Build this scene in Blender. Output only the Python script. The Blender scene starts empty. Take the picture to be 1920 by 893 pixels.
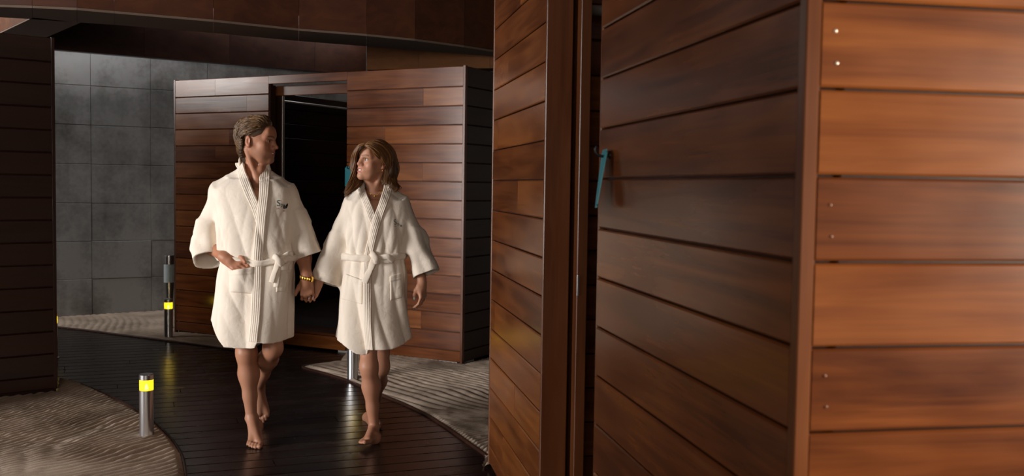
import bpy, bmesh, math, random
import numpy as np
from mathutils import Matrix, Vector

random.seed(7)
rng = np.random.default_rng(11)
scene = bpy.context.scene
COL = scene.collection

# ---------------------------------------------------------------- camera
FPX, PITCH, ROLL, EYE = 1867.0, math.radians(3.0), 0.015, 1.45
_f = np.array([0, math.cos(PITCH), -math.sin(PITCH)])
_u0 = np.array([0, math.sin(PITCH), math.cos(PITCH)])
_r0 = np.array([1.0, 0, 0])
_r = _r0 * math.cos(ROLL) + _u0 * math.sin(ROLL)
_u = _u0 * math.cos(ROLL) - _r0 * math.sin(ROLL)
CO = np.array([0, 0, EYE])
cam_data = bpy.data.cameras.new('camera')
cam = bpy.data.objects.new('camera', cam_data)
COL.objects.link(cam)
cam.matrix_world = Matrix(((_r[0], _u[0], -_f[0], 0), (_r[1], _u[1], -_f[1], 0), (_r[2], _u[2], -_f[2], EYE), (0, 0, 0, 1)))
cam_data.sensor_fit = 'HORIZONTAL'
cam_data.sensor_width = 36.0
cam_data.lens = 36.0 * FPX / 1920.0
cam_data.clip_start = 0.05
cam_data.dof.use_dof = True
cam_data.dof.focus_distance = 5.7
cam_data.dof.aperture_fstop = 4.5
scene.camera = cam

# ---------------------------------------------------------------- world, light, exposure
world = bpy.data.worlds.new('world')
scene.world = world
world.use_nodes = True
world.node_tree.nodes['Background'].inputs[0].default_value = (1.0, 0.90, 0.80, 1)
world.node_tree.nodes['Background'].inputs[1].default_value = 0.13
scene.view_settings.view_transform = 'Standard'
scene.view_settings.look = 'None'
scene.view_settings.gamma = 1.0
scene.view_settings.use_curve_mapping = False
scene.view_settings.exposure = 0.0


def area(name, loc, target, sx, sy, power, color, spread=180):
    l = bpy.data.lights.new(name, 'AREA')
    l.shape = 'RECTANGLE'
    l.size, l.size_y, l.energy, l.color = sx, sy, power, color
    l.spread = math.radians(spread)
    o = bpy.data.objects.new(name, l)
    COL.objects.link(o)
    o.location = loc
    o.rotation_euler = (Vector(target) - Vector(loc)).to_track_quat('-Z', 'Y').to_euler()
    return o


# daylight through the open side of the pavilion, to the left of the couple
area('daylight_opening', (-7.4, 1.8, 1.9), (-2.0, 6.7, 0.9), 3.2, 2.4, 156, (1.0, 0.97, 0.95), 80)
# daylight from the left beyond the left cabin, and a rooflight along the concrete wall
area('rear_daylight_opening', (-7.0, 8.0, 3.0), (-2.6, 9.4, 1.2), 1.6, 0.6, 62, (1.0, 0.96, 0.92), 150)
_rl = area('rooflight', (-3.5, 10.62, 3.30), (-3.43, 10.75, 2.3), 4.2, 0.30, 30, (0.95, 0.97, 1.0), 170)
_rl.matrix_world = Matrix.Translation((-3.5, 10.60, 3.30)) @ Matrix.Rotation(math.radians(28), 4, 'Z') @ Matrix.Rotation(math.radians(12), 4, 'X')
# daylight through the entrance, to the right of the camera
area('entrance_daylight', (4.6, 0.3, 1.5), (1.0, 1.9, 1.35), 1.5, 1.4, 124, (1.0, 0.85, 0.68), 100)
# dim frontal fill added behind the camera, lifts door jamb, interior and couple
area('frontal_fill', (-0.6, -2.8, 1.9), (-0.6, 5.0, 1.2), 2.0, 1.6, 45, (1.0, 0.88, 0.76), 130)


# ---------------------------------------------------------------- pixel helpers (photo 1920x893)
def ray(x, y): return _f + _r * (x - 960) / FPX - _u * (y - 446.5) / FPX
def ground(x, y, z=0.0):
    d = ray(x, y); return CO + d * (z - EYE) / d[2]
def P(x, y, Y):
    d = ray(x, y); return CO + d * Y / d[1]
def on_plane(x, y, p0, n):
    d = ray(x, y); return CO + d * (np.dot(p0 - CO, n) / np.dot(d, n))


# ---------------------------------------------------------------- object helpers
def mesh_np(name, V, F, smooth=False, cols=None):
    """V (n,3) array, F (m,4) or (m,3) array or list of such arrays"""
    me = bpy.data.meshes.new(name)
    Fs = F if isinstance(F, list) else [F]
    Fs = [np.asarray(f, np.int32) for f in Fs if len(f)]
    V = np.asarray(V, np.float32)
    me.vertices.add(len(V)); me.vertices.foreach_set('co', V.ravel())
    tot = np.concatenate([np.full(len(f), f.shape[1], np.int32) for f in Fs])
    idx = np.concatenate([f.ravel() for f in Fs])
    me.loops.add(len(idx)); me.loops.foreach_set('vertex_index', idx)
    me.polygons.add(len(tot))
    st = np.zeros(len(tot), np.int32); st[1:] = np.cumsum(tot)[:-1]
    me.polygons.foreach_set('loop_start', st)
    me.polygons.foreach_set('loop_total', tot)
    if smooth:
        me.polygons.foreach_set('use_smooth', np.ones(len(tot), bool))
    me.update(calc_edges=True)
    if cols is not None:
        a = me.attributes.new('col', 'FLOAT_COLOR', 'POINT')
        c = np.ones((len(V), 4), np.float32); c[:, :3] = cols
        a.data.foreach_set('color', c.ravel())
    return me


def link(name, me, mat=None, parent=None, loc=(0, 0, 0), rotz=0.0):
    o = bpy.data.objects.new(name, me)
    COL.objects.link(o)
    if mat is not None and me is not None and not me.materials:
        me.materials.append(mat)
    o.location = loc
    o.rotation_euler = (0, 0, rotz)
    if parent is not None:
        o.parent = parent
    return o


def tag(o, label=None, cat=None, group=None, kind=None):
    if label: o['label'] = label
    if cat: o['category'] = cat
    if group: o['group'] = group
    if kind: o['kind'] = kind
    return o


def empty(name, loc=(0, 0, 0), rotz=0.0):
    return link(name, None, None, None, loc, rotz)


_board_cache = {}
def board_mesh(L, h, t, c=0.004):
    """board along x, thickness y, height z, long edges chamfered"""
    k = (round(L, 4), round(h, 4), round(t, 4))
    if k in _board_cache:
        return _board_cache[k].copy()
    a, b, l = t / 2, h / 2, L / 2
    prof = [(-a, -b + c), (-a, b - c), (-a + c, b), (a - c, b), (a, b - c), (a, -b + c), (a - c, -b), (-a + c, -b)]
    V = [(-l, y, z) for y, z in prof] + [(l, y, z) for y, z in prof]
    n = 8
    F = [(i, (i + 1) % n, n + (i + 1) % n, n + i) for i in range(n)]
    me = bpy.data.meshes.new('board')
    me.from_pydata(V, [], F + [tuple(range(n))[::-1], tuple(range(n, 2 * n))])
    _board_cache[k] = me
    return me


def board(parent, name, mat, L, h, t, loc, rotz=0.0, c=0.004):
    me = board_mesh(L, h, t, c)
    return link(name, me, mat, parent, loc, rotz)


def box_mesh(x0, x1, y0, y1, z0, z1, name='box'):
    V = [(x, y, z) for x in (x0, x1) for y in (y0, y1) for z in (z0, z1)]
    F = [(0, 1, 3, 2), (4, 6, 7, 5), (0, 4, 5, 1), (2, 3, 7, 6), (0, 2, 6, 4), (1, 5, 7, 3)]
    me = bpy.data.meshes.new(name)
    me.from_pydata(V, [], F)
    return me


def lathe_mesh(prof, seg=32, name='lathe', smooth=True):
    V = []; F = []
    for r, z in prof:
        for k in range(seg):
            a = 2 * math.pi * k / seg
            V.append((r * math.cos(a), r * math.sin(a), z))
    for i in range(len(prof) - 1):
        for k in range(seg):
            F.append((i * seg + k, i * seg + (k + 1) % seg, (i + 1) * seg + (k + 1) % seg, (i + 1) * seg + k))
    F.append(tuple(range(seg))[::-1])
    F.append(tuple((len(prof) - 1) * seg + k for k in range(seg)))
    me = bpy.data.meshes.new(name)
    me.from_pydata(V, [], F)
    if smooth:
        for p in me.polygons:
            p.use_smooth = len(p.vertices) == 4
        me.set_sharp_from_angle(angle=math.radians(35))
    return me


def prism_mesh(pts, z0, z1, name='prism'):
    n = len(pts)
    V = [(p[0], p[1], z0) for p in pts] + [(p[0], p[1], z1) for p in pts]
    F = [(i, (i + 1) % n, n + (i + 1) % n, n + i) for i in range(n)] + [tuple(range(n))[::-1], tuple(range(n, 2 * n))]
    me = bpy.data.meshes.new(name)
    me.from_pydata(V, [], F)
    bm = bmesh.new(); bm.from_mesh(me); bmesh.ops.recalc_face_normals(bm, faces=bm.faces); bm.to_mesh(me); bm.free()
    return me


def frames(path):
    path = np.asarray(path, float)
    t = np.gradient(path, axis=0)
    t /= np.linalg.norm(t, axis=1)[:, None] + 1e-9
    n = np.zeros_like(t)
    a = np.array([0, 0, 1.0]) if abs(t[0][2]) < .9 else np.array([1.0, 0, 0])
    v = np.cross(t[0], a); v /= np.linalg.norm(v)
    for i in range(len(t)):
        v = v - t[i] * np.dot(v, t[i]); v /= np.linalg.norm(v) + 1e-9
        n[i] = v
    return t, n, np.cross(t, n)


def tube(path, rad, sides=8, flat=None):
    """closed tube; rad array; flat=(updir, ratio): width along updir scaled 1, the other by ratio"""
    path = np.asarray(path, float)
    N = len(path)
    rad = np.broadcast_to(np.asarray(rad, float), (N,))
    t, n, b = frames(path)
    if flat is not None:
        up = np.broadcast_to(np.asarray(flat[0], float), (N, 3))
        n = up - t * np.sum(up * t, axis=1)[:, None]
        n /= np.linalg.norm(n, axis=1)[:, None] + 1e-9
        b = np.cross(t, n)
        ratio = flat[1]
    else:
        ratio = 1.0
    ang = np.linspace(0, 2 * np.pi, sides, endpoint=False)
    V = path[:, None, :] + rad[:, None, None] * (np.cos(ang)[None, :, None] * n[:, None, :] + ratio * np.sin(ang)[None, :, None] * b[:, None, :])
    V = V.reshape(-1, 3)
    i = np.arange(N - 1)[:, None] * sides; k = np.arange(sides)[None, :]; k2 = (k + 1) % sides
    Q = np.stack([i + k, i + k2, i + sides + k2, i + sides + k], -1).reshape(-1, 4)
    V = np.vstack([V, path[:1], path[-1:]])
    c0, c1 = N * sides, N * sides + 1
    kk = np.arange(sides); kk2 = (kk + 1) % sides
    T = np.vstack([np.stack([kk2, kk, np.full(sides, c0)], -1), np.stack([(N - 1) * sides + kk, (N - 1) * sides + kk2, np.full(sides, c1)], -1)])
    return V, Q, T


class Acc:
    def __init__(s): s.V = []; s.Q = []; s.T = []; s.C = []; s.n = 0
    def add(s, V, Q=None, T=None, col=None):
        s.V.append(np.asarray(V))
        if Q is not None and len(Q): s.Q.append(np.asarray(Q) + s.n)
        if T is not None and len(T): s.T.append(np.asarray(T) + s.n)
        if col is not None:
            s.C.append(np.broadcast_to(np.asarray(col, float), (len(V), 3)))
        s.n += len(V)
    def mesh(s, name, smooth=True, origin=(0, 0, 0)):
        F = []
        if s.Q: F.append(np.vstack(s.Q))
        if s.T: F.append(np.vstack(s.T))
        return mesh_np(name, np.vstack(s.V) - np.asarray(origin), F, smooth, np.vstack(s.C) if s.C else None)


def spline(pts, n):
    """Catmull-Rom through pts (k,d) -> n samples"""
    p = np.asarray(pts, float)
    p = np.vstack([2 * p[0] - p[1], p, 2 * p[-1] - p[-2]])
    k = len(p) - 3
    u = np.linspace(0, k - 1e-6, n)
    i = np.floor(u).astype(int); t = (u - i)[:, None]
    p0, p1, p2, p3 = p[i], p[i + 1], p[i + 2], p[i + 3]
    return .5 * (2 * p1 + (p2 - p0) * t + (2 * p0 - 5 * p1 + 4 * p2 - p3) * t ** 2 + (3 * p1 - p0 - 3 * p2 + p3) * t ** 3)


# ---------------------------------------------------------------- materials
def mat_new(name):
    m = bpy.data.materials.new(name); m.use_nodes = True
    nt = m.node_tree
    return m, nt, nt.nodes['Principled BSDF']


def node(nt, t, **kw):
    n = nt.nodes.new(t)
    for k, v in kw.items():
        setattr(n, k, v)
    return n


def simple(name, col, rough=.6, metal=0.0, spec=.5, bump=0.0, bscale=60):
    m, nt, b = mat_new(name)
    b.inputs['Base Color'].default_value = (*col, 1)
    b.inputs['Roughness'].default_value = rough
    b.inputs['Metallic'].default_value = metal
    b.inputs['Specular IOR Level'].default_value = spec
    if bump:
        tc = node(nt, 'ShaderNodeTexCoord'); nz = node(nt, 'ShaderNodeTexNoise'); bp = node(nt, 'ShaderNodeBump')
        nz.inputs['Scale'].default_value = bscale; nz.inputs['Detail'].default_value = 6
        bp.inputs['Strength'].default_value = bump; bp.inputs['Distance'].default_value = .004
        L = nt.links.new
        L(tc.outputs['Object'], nz.inputs['Vector']); L(nz.outputs['Fac'], bp.inputs['Height']); L(bp.outputs['Normal'], b.inputs['Normal'])
    return m


def wood(name, dark, mid, light, rough=.34, var=.55, grain=1.0, along=(1.2, 16, 16), coat=.0):
    """varnished board: grain runs along local x, every board has a tone of its own"""
    m, nt, b = mat_new(name)
    L = nt.links.new
    tc = node(nt, 'ShaderNodeTexCoord'); oi = node(nt, 'ShaderNodeObjectInfo')
    off = node(nt, 'ShaderNodeVectorMath', operation='SCALE'); off.inputs[0].default_value = (37.0, 91.0, 53.0)
    L(oi.outputs['Random'], off.inputs['Scale'])
    ad = node(nt, 'ShaderNodeVectorMath', operation='ADD'); L(tc.outputs['Object'], ad.inputs[0]); L(off.outputs[0], ad.inputs[1])
    mp = node(nt, 'ShaderNodeMapping'); mp.inputs['Scale'].default_value = along; L(ad.outputs[0], mp.inputs['Vector'])
    n1 = node(nt, 'ShaderNodeTexNoise'); n1.inputs['Scale'].default_value = 1.0; n1.inputs['Detail'].default_value = 5; n1.inputs['Distortion'].default_value = 1.1
    L(mp.outputs[0], n1.inputs['Vector'])
    mp2 = node(nt, 'ShaderNodeMapping'); mp2.inputs['Scale'].default_value = (along[0] * 3.3, along[1] * 9, along[2] * 9); L(ad.outputs[0], mp2.inputs['Vector'])
    n2 = node(nt, 'ShaderNodeTexNoise'); n2.inputs['Scale'].default_value = 1.0; n2.inputs['Detail'].default_value = 3
    L(mp2.outputs[0], n2.inputs['Vector'])
    # broad cloud of figure
    mp3 = node(nt, 'ShaderNodeMapping'); mp3.inputs['Scale'].default_value = (along[0] * 1.6, along[1] * .22, along[2] * .22); L(ad.outputs[0], mp3.inputs['Vector'])
    n3 = node(nt, 'ShaderNodeTexNoise'); n3.inputs['Scale'].default_value = 1.3; n3.inputs['Detail'].default_value = 3; L(mp3.outputs[0], n3.inputs['Vector'])
    s1 = node(nt, 'ShaderNodeMath', operation='MULTIPLY_ADD'); s1.inputs[1].default_value = .22 * grain; L(n2.outputs['Fac'], s1.inputs[0]); L(n1.outputs['Fac'], s1.inputs[2])
    s2 = node(nt, 'ShaderNodeMath', operation='MULTIPLY_ADD'); s2.inputs[1].default_value = var; L(oi.outputs['Random'], s2.inputs[0]); L(s1.outputs[0], s2.inputs[2])
    s2b = node(nt, 'ShaderNodeMath', operation='MULTIPLY_ADD'); s2b.inputs[1].default_value = .5; L(n3.outputs['Fac'], s2b.inputs[0]); L(s2.outputs[0], s2b.inputs[2])
    s3 = node(nt, 'ShaderNodeMath', operation='SUBTRACT'); s3.inputs[1].default_value = .11 * grain + var * .5 + .25; L(s2b.outputs[0], s3.inputs[0])
    cr = node(nt, 'ShaderNodeValToRGB')
    e = cr.color_ramp.elements
    e[0].position = .12; e[0].color = (*dark, 1); e[1].position = .92; e[1].color = (*light, 1)
    k = e.new(.50); k.color = (*mid, 1)
    L(s3.outputs[0], cr.inputs[0]); L(cr.outputs[0], b.inputs['Base Color'])
    rr = node(nt, 'ShaderNodeMapRange'); rr.inputs['To Min'].default_value = rough - .06; rr.inputs['To Max'].default_value = rough + .12
    L(n3.outputs['Fac'], rr.inputs['Value']); L(rr.outputs[0], b.inputs['Roughness'])
    bp = node(nt, 'ShaderNodeBump'); bp.inputs['Strength'].default_value = .10; bp.inputs['Distance'].default_value = .003
    L(s1.outputs[0], bp.inputs['Height']); L(bp.outputs['Normal'], b.inputs['Normal'])
    b.inputs['Specular IOR Level'].default_value = .36
    if coat:
        b.inputs['Coat Weight'].default_value = coat; b.inputs['Coat Roughness'].default_value = .22
    return m


M = {}
M['wood'] = wood('cabin_wood', (.060, .0155, .0055), (.150, .0435, .0112), (.265, .087, .020), rough=.21, var=.42)
M['wood_trim'] = wood('cabin_trim_wood', (.06, .018, .007), (.11, .034, .0115), (.16, .053, .017), rough=.26, var=.15)
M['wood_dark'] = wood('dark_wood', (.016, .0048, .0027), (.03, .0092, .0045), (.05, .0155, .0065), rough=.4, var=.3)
M['wood_shade'] = wood('shaded_cabin_wood', (.024, .0066, .0032), (.036, .0098, .0045), (.050, .014, .006), rough=.42, var=.08)  # cabin wood darkened, the left cabin's shade is put into its colour
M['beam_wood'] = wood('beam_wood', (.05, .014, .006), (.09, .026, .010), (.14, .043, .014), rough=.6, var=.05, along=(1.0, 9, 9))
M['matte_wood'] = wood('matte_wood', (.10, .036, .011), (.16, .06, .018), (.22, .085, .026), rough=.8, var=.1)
M['soffit'] = simple('soffit_board', (.20, .135, .095), .8)  # paler than the beams, tone stands in for light bounced from below
M['deck_wood'] = wood('deck_wood', (.010, .0052, .0042), (.016, .0082, .0064), (.026, .0132, .010), rough=.23, var=.3)
M['deck_wood'].node_tree.nodes['Principled BSDF'].inputs['Specular IOR Level'].default_value = .34
M['steel'] = simple('brushed_steel', (.62, .62, .63), .28, 1.0)
M['dark_metal'] = simple('dark_metal', (.03, .03, .032), .4, .8)
M['mirror'] = simple('glass_painted_reflection', (.50, .58, .62), .12)  # pale blue colour stands in for daylight reflected in the stand's window
M['teal'] = simple('teal_card', (.012, .22, .27), .45)
M['gold'] = simple('gold_metal', (.85, .52, .10), .25, 1.0)
M['white_enamel'] = simple('tooth_white', (.82, .78, .70), .3)
M['pale_metal'] = simple('pale_metal', (.55, .5, .45), .35, .6)


def concrete(name):
    m, nt, b = mat_new(name); L = nt.links.new
    g = node(nt, 'ShaderNodeNewGeometry')
    n1 = node(nt, 'ShaderNodeTexNoise'); n1.inputs['Scale'].default_value = 1.6; n1.inputs['Detail'].default_value = 7; n1.inputs['Roughness'].default_value = .62
    L(g.outputs['Position'], n1.inputs['Vector'])
    n2 = node(nt, 'ShaderNodeTexNoise'); n2.inputs['Scale'].default_value = 26; n2.inputs['Detail'].default_value = 4; L(g.outputs['Position'], n2.inputs['Vector'])
    mp = node(nt, 'ShaderNodeMapping'); mp.inputs['Scale'].default_value = (2.2, 2.2, .25); L(g.outputs['Position'], mp.inputs['Vector'])
    n3 = node(nt, 'ShaderNodeTexNoise'); n3.inputs['Scale'].default_value = 1.4; n3.inputs['Detail'].default_value = 4; L(mp.outputs[0], n3.inputs['Vector'])
    a = node(nt, 'ShaderNodeMath', operation='MULTIPLY_ADD'); a.inputs[1].default_value = .6; L(n3.outputs['Fac'], a.inputs[0]); L(n1.outputs['Fac'], a.inputs[2])
    a2 = node(nt, 'ShaderNodeMath', operation='MULTIPLY_ADD'); a2.inputs[1].default_value = .22; L(n2.outputs['Fac'], a2.inputs[0]); L(a.outputs[0], a2.inputs[2])
    cr = node(nt, 'ShaderNodeValToRGB'); e = cr.color_ramp.elements
    e[0].position = .66; e[0].color = (.15, .14, .13, 1); e[1].position = 1.15 / 1.15; e[1].color = (.42, .41, .40, 1)
    k = e.new(.86); k.color = (.30, .29, .28, 1)
    L(a2.outputs[0], cr.inputs[0])
    # old damp band that runs along the wall under the roof
    sp = node(nt, 'ShaderNodeSeparateXYZ'); L(g.outputs['Position'], sp.inputs[0])
    zz = node(nt, 'ShaderNodeMath', operation='MULTIPLY_ADD'); zz.inputs[1].default_value = .5; L(n1.outputs['Fac'], zz.inputs[0]); L(sp.outputs['Z'], zz.inputs[2])
    band = node(nt, 'ShaderNodeValToRGB'); be = band.color_ramp.elements
    be[0].position = .0; be[0].color = (1, 1, 1, 1); be[1].position = 1; be[1].color = (1, 1, 1, 1)
    for p, v in ((.35, .95), (.52, .75), (.60, .55), (.68, .85), (.74, 1.15)):
        q = be.new(p); q.color = (v, v, v, 1)
    zs = node(nt, 'ShaderNodeMath', operation='MULTIPLY'); zs.inputs[1].default_value = 1 / 4.2; L(zz.outputs[0], zs.inputs[0]); L(zs.outputs[0], band.inputs[0])
    mx = node(nt, 'ShaderNodeMix', data_type='RGBA', blend_type='MULTIPLY'); mx.inputs[0].default_value = 1
    L(cr.outputs[0], mx.inputs[6]); L(band.outputs[0], mx.inputs[7]); L(mx.outputs[2], b.inputs['Base Color'])
    b.inputs['Roughness'].default_value = .75
    bp = node(nt, 'ShaderNodeBump'); bp.inputs['Strength'].default_value = .3; bp.inputs['Distance'].default_value = .006
    L(a2.outputs[0], bp.inputs['Height']); L(bp.outputs['Normal'], b.inputs['Normal'])
    return m


def sand_mat(name):
    m, nt, b = mat_new(name); L = nt.links.new
    g = node(nt, 'ShaderNodeNewGeometry')
    n1 = node(nt, 'ShaderNodeTexNoise'); n1.inputs['Scale'].default_value = 3.0; n1.inputs['Detail'].default_value = 6; L(g.outputs['Position'], n1.inputs['Vector'])
    n2 = node(nt, 'ShaderNodeTexNoise'); n2.inputs['Scale'].default_value = 240; n2.inputs['Detail'].default_value = 3; L(g.outputs['Position'], n2.inputs['Vector'])
    a = node(nt, 'ShaderNodeMath', operation='MULTIPLY_ADD'); a.inputs[1].default_value = .6; L(n2.outputs['Fac'], a.inputs[0]); L(n1.outputs['Fac'], a.inputs[2])
    cr = node(nt, 'ShaderNodeValToRGB'); e = cr.color_ramp.elements
    e[0].position = .5; e[0].color = (.24, .178, .13, 1); e[1].position = 1.0; e[1].color = (.52, .41, .325, 1)
    L(a.outputs[0], cr.inputs[0]); L(cr.outputs[0], b.inputs['Base Color'])
    b.inputs['Roughness'].default_value = .95; b.inputs['Specular IOR Level'].default_value = .15
    bp = node(nt, 'ShaderNodeBump'); bp.inputs['Strength'].default_value = .5; bp.inputs['Distance'].default_value = .004
    L(n2.outputs['Fac'], bp.inputs['Height']); L(bp.outputs['Normal'], b.inputs['Normal'])
    return m


def cloth_mat(name, col):
    m, nt, b = mat_new(name); L = nt.links.new
    tc = node(nt, 'ShaderNodeTexCoord')
    n1 = node(nt, 'ShaderNodeTexNoise'); n1.inputs['Scale'].default_value = 420; n1.inputs['Detail'].default_value = 2; L(tc.outputs['Object'], n1.inputs['Vector'])
    n2 = node(nt, 'ShaderNodeTexNoise'); n2.inputs['Scale'].default_value = 22; n2.inputs['Detail'].default_value = 5; n2.inputs['Distortion'].default_value = .6; L(tc.outputs['Object'], n2.inputs['Vector'])
    b.inputs['Base Color'].default_value = (*col, 1)
    b.inputs['Roughness'].default_value = .95; b.inputs['Specular IOR Level'].default_value = .1
    b.inputs['Sheen Weight'].default_value = .15
    a = node(nt, 'ShaderNodeMath', operation='MULTIPLY_ADD'); a.inputs[1].default_value = .12; L(n1.outputs['Fac'], a.inputs[0]); L(n2.outputs['Fac'], a.inputs[2])
    bp = node(nt, 'ShaderNodeBump'); bp.inputs['Strength'].default_value = .35; bp.inputs['Distance'].default_value = .012
    L(a.outputs[0], bp.inputs['Height']); L(bp.outputs['Normal'], b.inputs['Normal'])
    return m


def attr_mat(name, rough, spec, sss=0.0, noise=0.0, nscale=90):
    m, nt, b = mat_new(name); L = nt.links.new
    at = node(nt, 'ShaderNodeAttribute', attribute_name='col')
    tc = node(nt, 'ShaderNodeTexCoord'); nz = node(nt, 'ShaderNodeTexNoise'); nz.inputs['Scale'].default_value = nscale; nz.inputs['Detail'].default_value = 4
    L(tc.outputs['Object'], nz.inputs['Vector'])
    mr = node(nt, 'ShaderNodeMapRange'); mr.inputs['To Min'].default_value = 1 - noise; mr.inputs['To Max'].default_value = 1 + noise; L(nz.outputs['Fac'], mr.inputs['Value'])
    vm = node(nt, 'ShaderNodeVectorMath', operation='SCALE'); L(at.outputs['Color'], vm.inputs[0]); L(mr.outputs[0], vm.inputs['Scale'])
    L(vm.outputs[0], b.inputs['Base Color'])
    b.inputs['Roughness'].default_value = rough; b.inputs['Specular IOR Level'].default_value = spec
    if sss:
        b.inputs['Subsurface Weight'].default_value = sss
        b.inputs['Subsurface Radius'].default_value = (.6, .25, .12); b.inputs['Subsurface Scale'].default_value = .012
    return m


def glow(name, col, strength, base):
    m, nt, b = mat_new(name)
    b.inputs['Base Color'].default_value = (*base, 1)
    b.inputs['Emission Color'].default_value = (*col, 1)
    b.inputs['Emission Strength'].default_value = strength
    b.inputs['Roughness'].default_value = .25
    return m


M['concrete'] = concrete('concrete')
M['pale_concrete'] = simple('pale_concrete', (.42, .40, .37), .85, bump=.4)
M['sand'] = sand_mat('raked_sand')
M['robe'] = cloth_mat('robe_cotton', (.77, .675, .57))
M['skin'] = attr_mat('skin', .5, .4, .12, .06, 120)
M['hair'] = attr_mat('hair', .42, .45, 0, .25, 60)
M['lens'] = glow('amber_lens', (.92, .66, .03), 1.0, (.5, .4, .02))
_nt = M['lens'].node_tree; _tr = _nt.nodes.new('ShaderNodeBsdfTransparent'); _tr.inputs[0].default_value = (1.0, .85, .12, 1)
_mx = _nt.nodes.new('ShaderNodeMixShader'); _mx.inputs[0].default_value = .78
_nt.links.new(_tr.outputs[0], _mx.inputs[1]); _nt.links.new(_nt.nodes['Principled BSDF'].outputs[0], _mx.inputs[2])
_nt.links.new(_mx.outputs[0], _nt.nodes['Material Output'].inputs[0])
M['bulb'] = glow('warm_bulb', (1.0, .80, .16), 90.0, (1, .9, .4))
M['eye'] = attr_mat('eyeball', .12, .6)
M['embroidery'] = simple('dark_teal_thread', (.03, .075, .075), .8)
M['embroidery_black'] = simple('black_thread', (.006, .008, .009), .8)
M['embroidery_red'] = simple('rust_thread', (.30, .07, .03), .8)

# ================================================================ SETTING
floor_ground = link('floor', box_mesh(-10, 7, -2, 17, -.30, -.055), M['wood_dark'])
tag(floor_ground, 'dark ground below the deck and the sand', kind='structure')

# ---- deck boards, running obliquely across the picture
DA = math.radians(21.0)
BW = .142
deck = empty('floor_deck', (-1.5, 6.5, 0), DA)
tag(deck, 'dark brown timber deck path of narrow boards', kind='structure')
for i in range(-22, 36):
    v = i * BW
    joint = random.uniform(-1.6, 1.6)
    for a, b in ((-5.6, joint), (joint + .004, 4.2)):
        board(deck, 'deck_board', M['deck_wood'], b - a, BW - .007, .03, ((a + b) / 2, v, -.015), 0, .003)
# boards lie flat: their wide side is the local y of the deck
for o in list(deck.children):
    me = o.data
    for vtx in me.vertices:
        x, y, z = vtx.co
        vtx.co = (x, z, y)
    me.flip_normals()

# ---- raked sand beds
def inside(poly, X, Y):
    r = np.zeros(X.shape, bool)
    n = len(poly)
    for i in range(n):
        x0, y0 = poly[i]; x1, y1 = poly[(i + 1) % n]
        c = ((y0 > Y) != (y1 > Y)) & (X < (x1 - x0) * (Y - y0) / (y1 - y0 + 1e-12) + x0)
        r ^= c
    return r


def vnoise(X, Y, s, seed):
    g = np.random.default_rng(seed).random((64, 64))
    x = X / s; y = Y / s
    xi = np.floor(x).astype(int); yi = np.floor(y).astype(int)
    fx = x - xi; fy = y - yi
    fx = fx * fx * (3 - 2 * fx); fy = fy * fy * (3 - 2 * fy)
    G = lambda a, b: g[a % 64, b % 64]
    return (G(xi, yi) * (1 - fx) + G(xi + 1, yi) * fx) * (1 - fy) + (G(xi, yi + 1) * (1 - fx) + G(xi + 1, yi + 1) * fx) * fy


def sand_bed(poly, label, h, lam, seed, edge, amp=.0135, base=.016, fan=None):
    """poly in world xy, edge = list of world xy points of the visible rim"""
    poly = np.asarray(poly)[:, :2]
    lo, hi = poly.min(0), poly.max(0)
    xs = np.arange(lo[0], hi[0], h); ys = np.arange(lo[1], hi[1], h)
    X, Y = np.meshgrid(xs, ys, indexing='ij')
    W = vnoise(X, Y, .9, seed); W2 = vnoise(X, Y, .35, seed + 1); W3 = vnoise(X, Y, .05, seed + 2); W4 = vnoise(X, Y, 1.4, seed + 3)
    ph = fan(X, Y) if fan else Y * .9 + X * .4
    ph = ph + .26 * W + .07 * W2 + .006 * W3
    # patches raked at another angle
    ph2 = ph * .55 + .75 * (X * .9 - Y * .25)
    m = np.clip((W4 - .52) * 7, 0, 1)
    rg = lambda q: 2 * np.abs(np.sin(np.pi * q / lam)) ** .75 - 1
    s = (1 - m) * rg(ph) + m * rg(ph2)
    Z = base + amp * s * (.65 + .5 * W2) + .006 * (W3 - .5) + .03 * (W - .5)
    # settle to the rim
    if edge is not None:
        e = np.asarray(edge)[:, :2]
        D = np.full(X.shape, 9.0)
        for p, q in zip(e[:-1], e[1:]):
            d = q - p; t = np.clip(((X - p[0]) * d[0] + (Y - p[1]) * d[1]) / (d @ d), 0, 1)
            D = np.minimum(D, np.hypot(X - p[0] - t * d[0], Y - p[1] - t * d[1]))
        k = np.clip(D / .035, 0, 1)
        Z = .006 + (Z - .006) * k
    I = inside(poly, X, Y)
    idx = np.arange(X.size).reshape(X.shape)
    ok = I[:-1, :-1] | I[1:, :-1] | I[1:, 1:] | I[:-1, 1:]
    Q = np.stack([idx[:-1, :-1], idx[1:, :-1], idx[1:, 1:], idx[:-1, 1:]], -1)[ok]
    used = np.zeros(X.size, bool); used[Q.ravel()] = True
    remap = np.cumsum(used) - 1
    V = np.stack([X.ravel(), Y.ravel(), Z.ravel()], -1)[used]
    o = link('raked_sand', mesh_np('raked_sand', V, remap[Q], True), M['sand'])
    tag(o, label, None, None, 'stuff')
    if edge is not None:
        e3 = np.hstack([np.asarray(edge)[:, :2], np.full((len(edge), 1), .004)])
        V, Qd, T = tube(spline(e3, 80), .012, 6, ((0, 0, 1), .8))
        a = Acc(); a.add(V, Qd, T)
        link('edging_strip', a.mesh('edging_strip'), M['wood_dark'], o)
    return o


def G2(pts): return [ground(*p)[:2] for p in pts]

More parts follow.
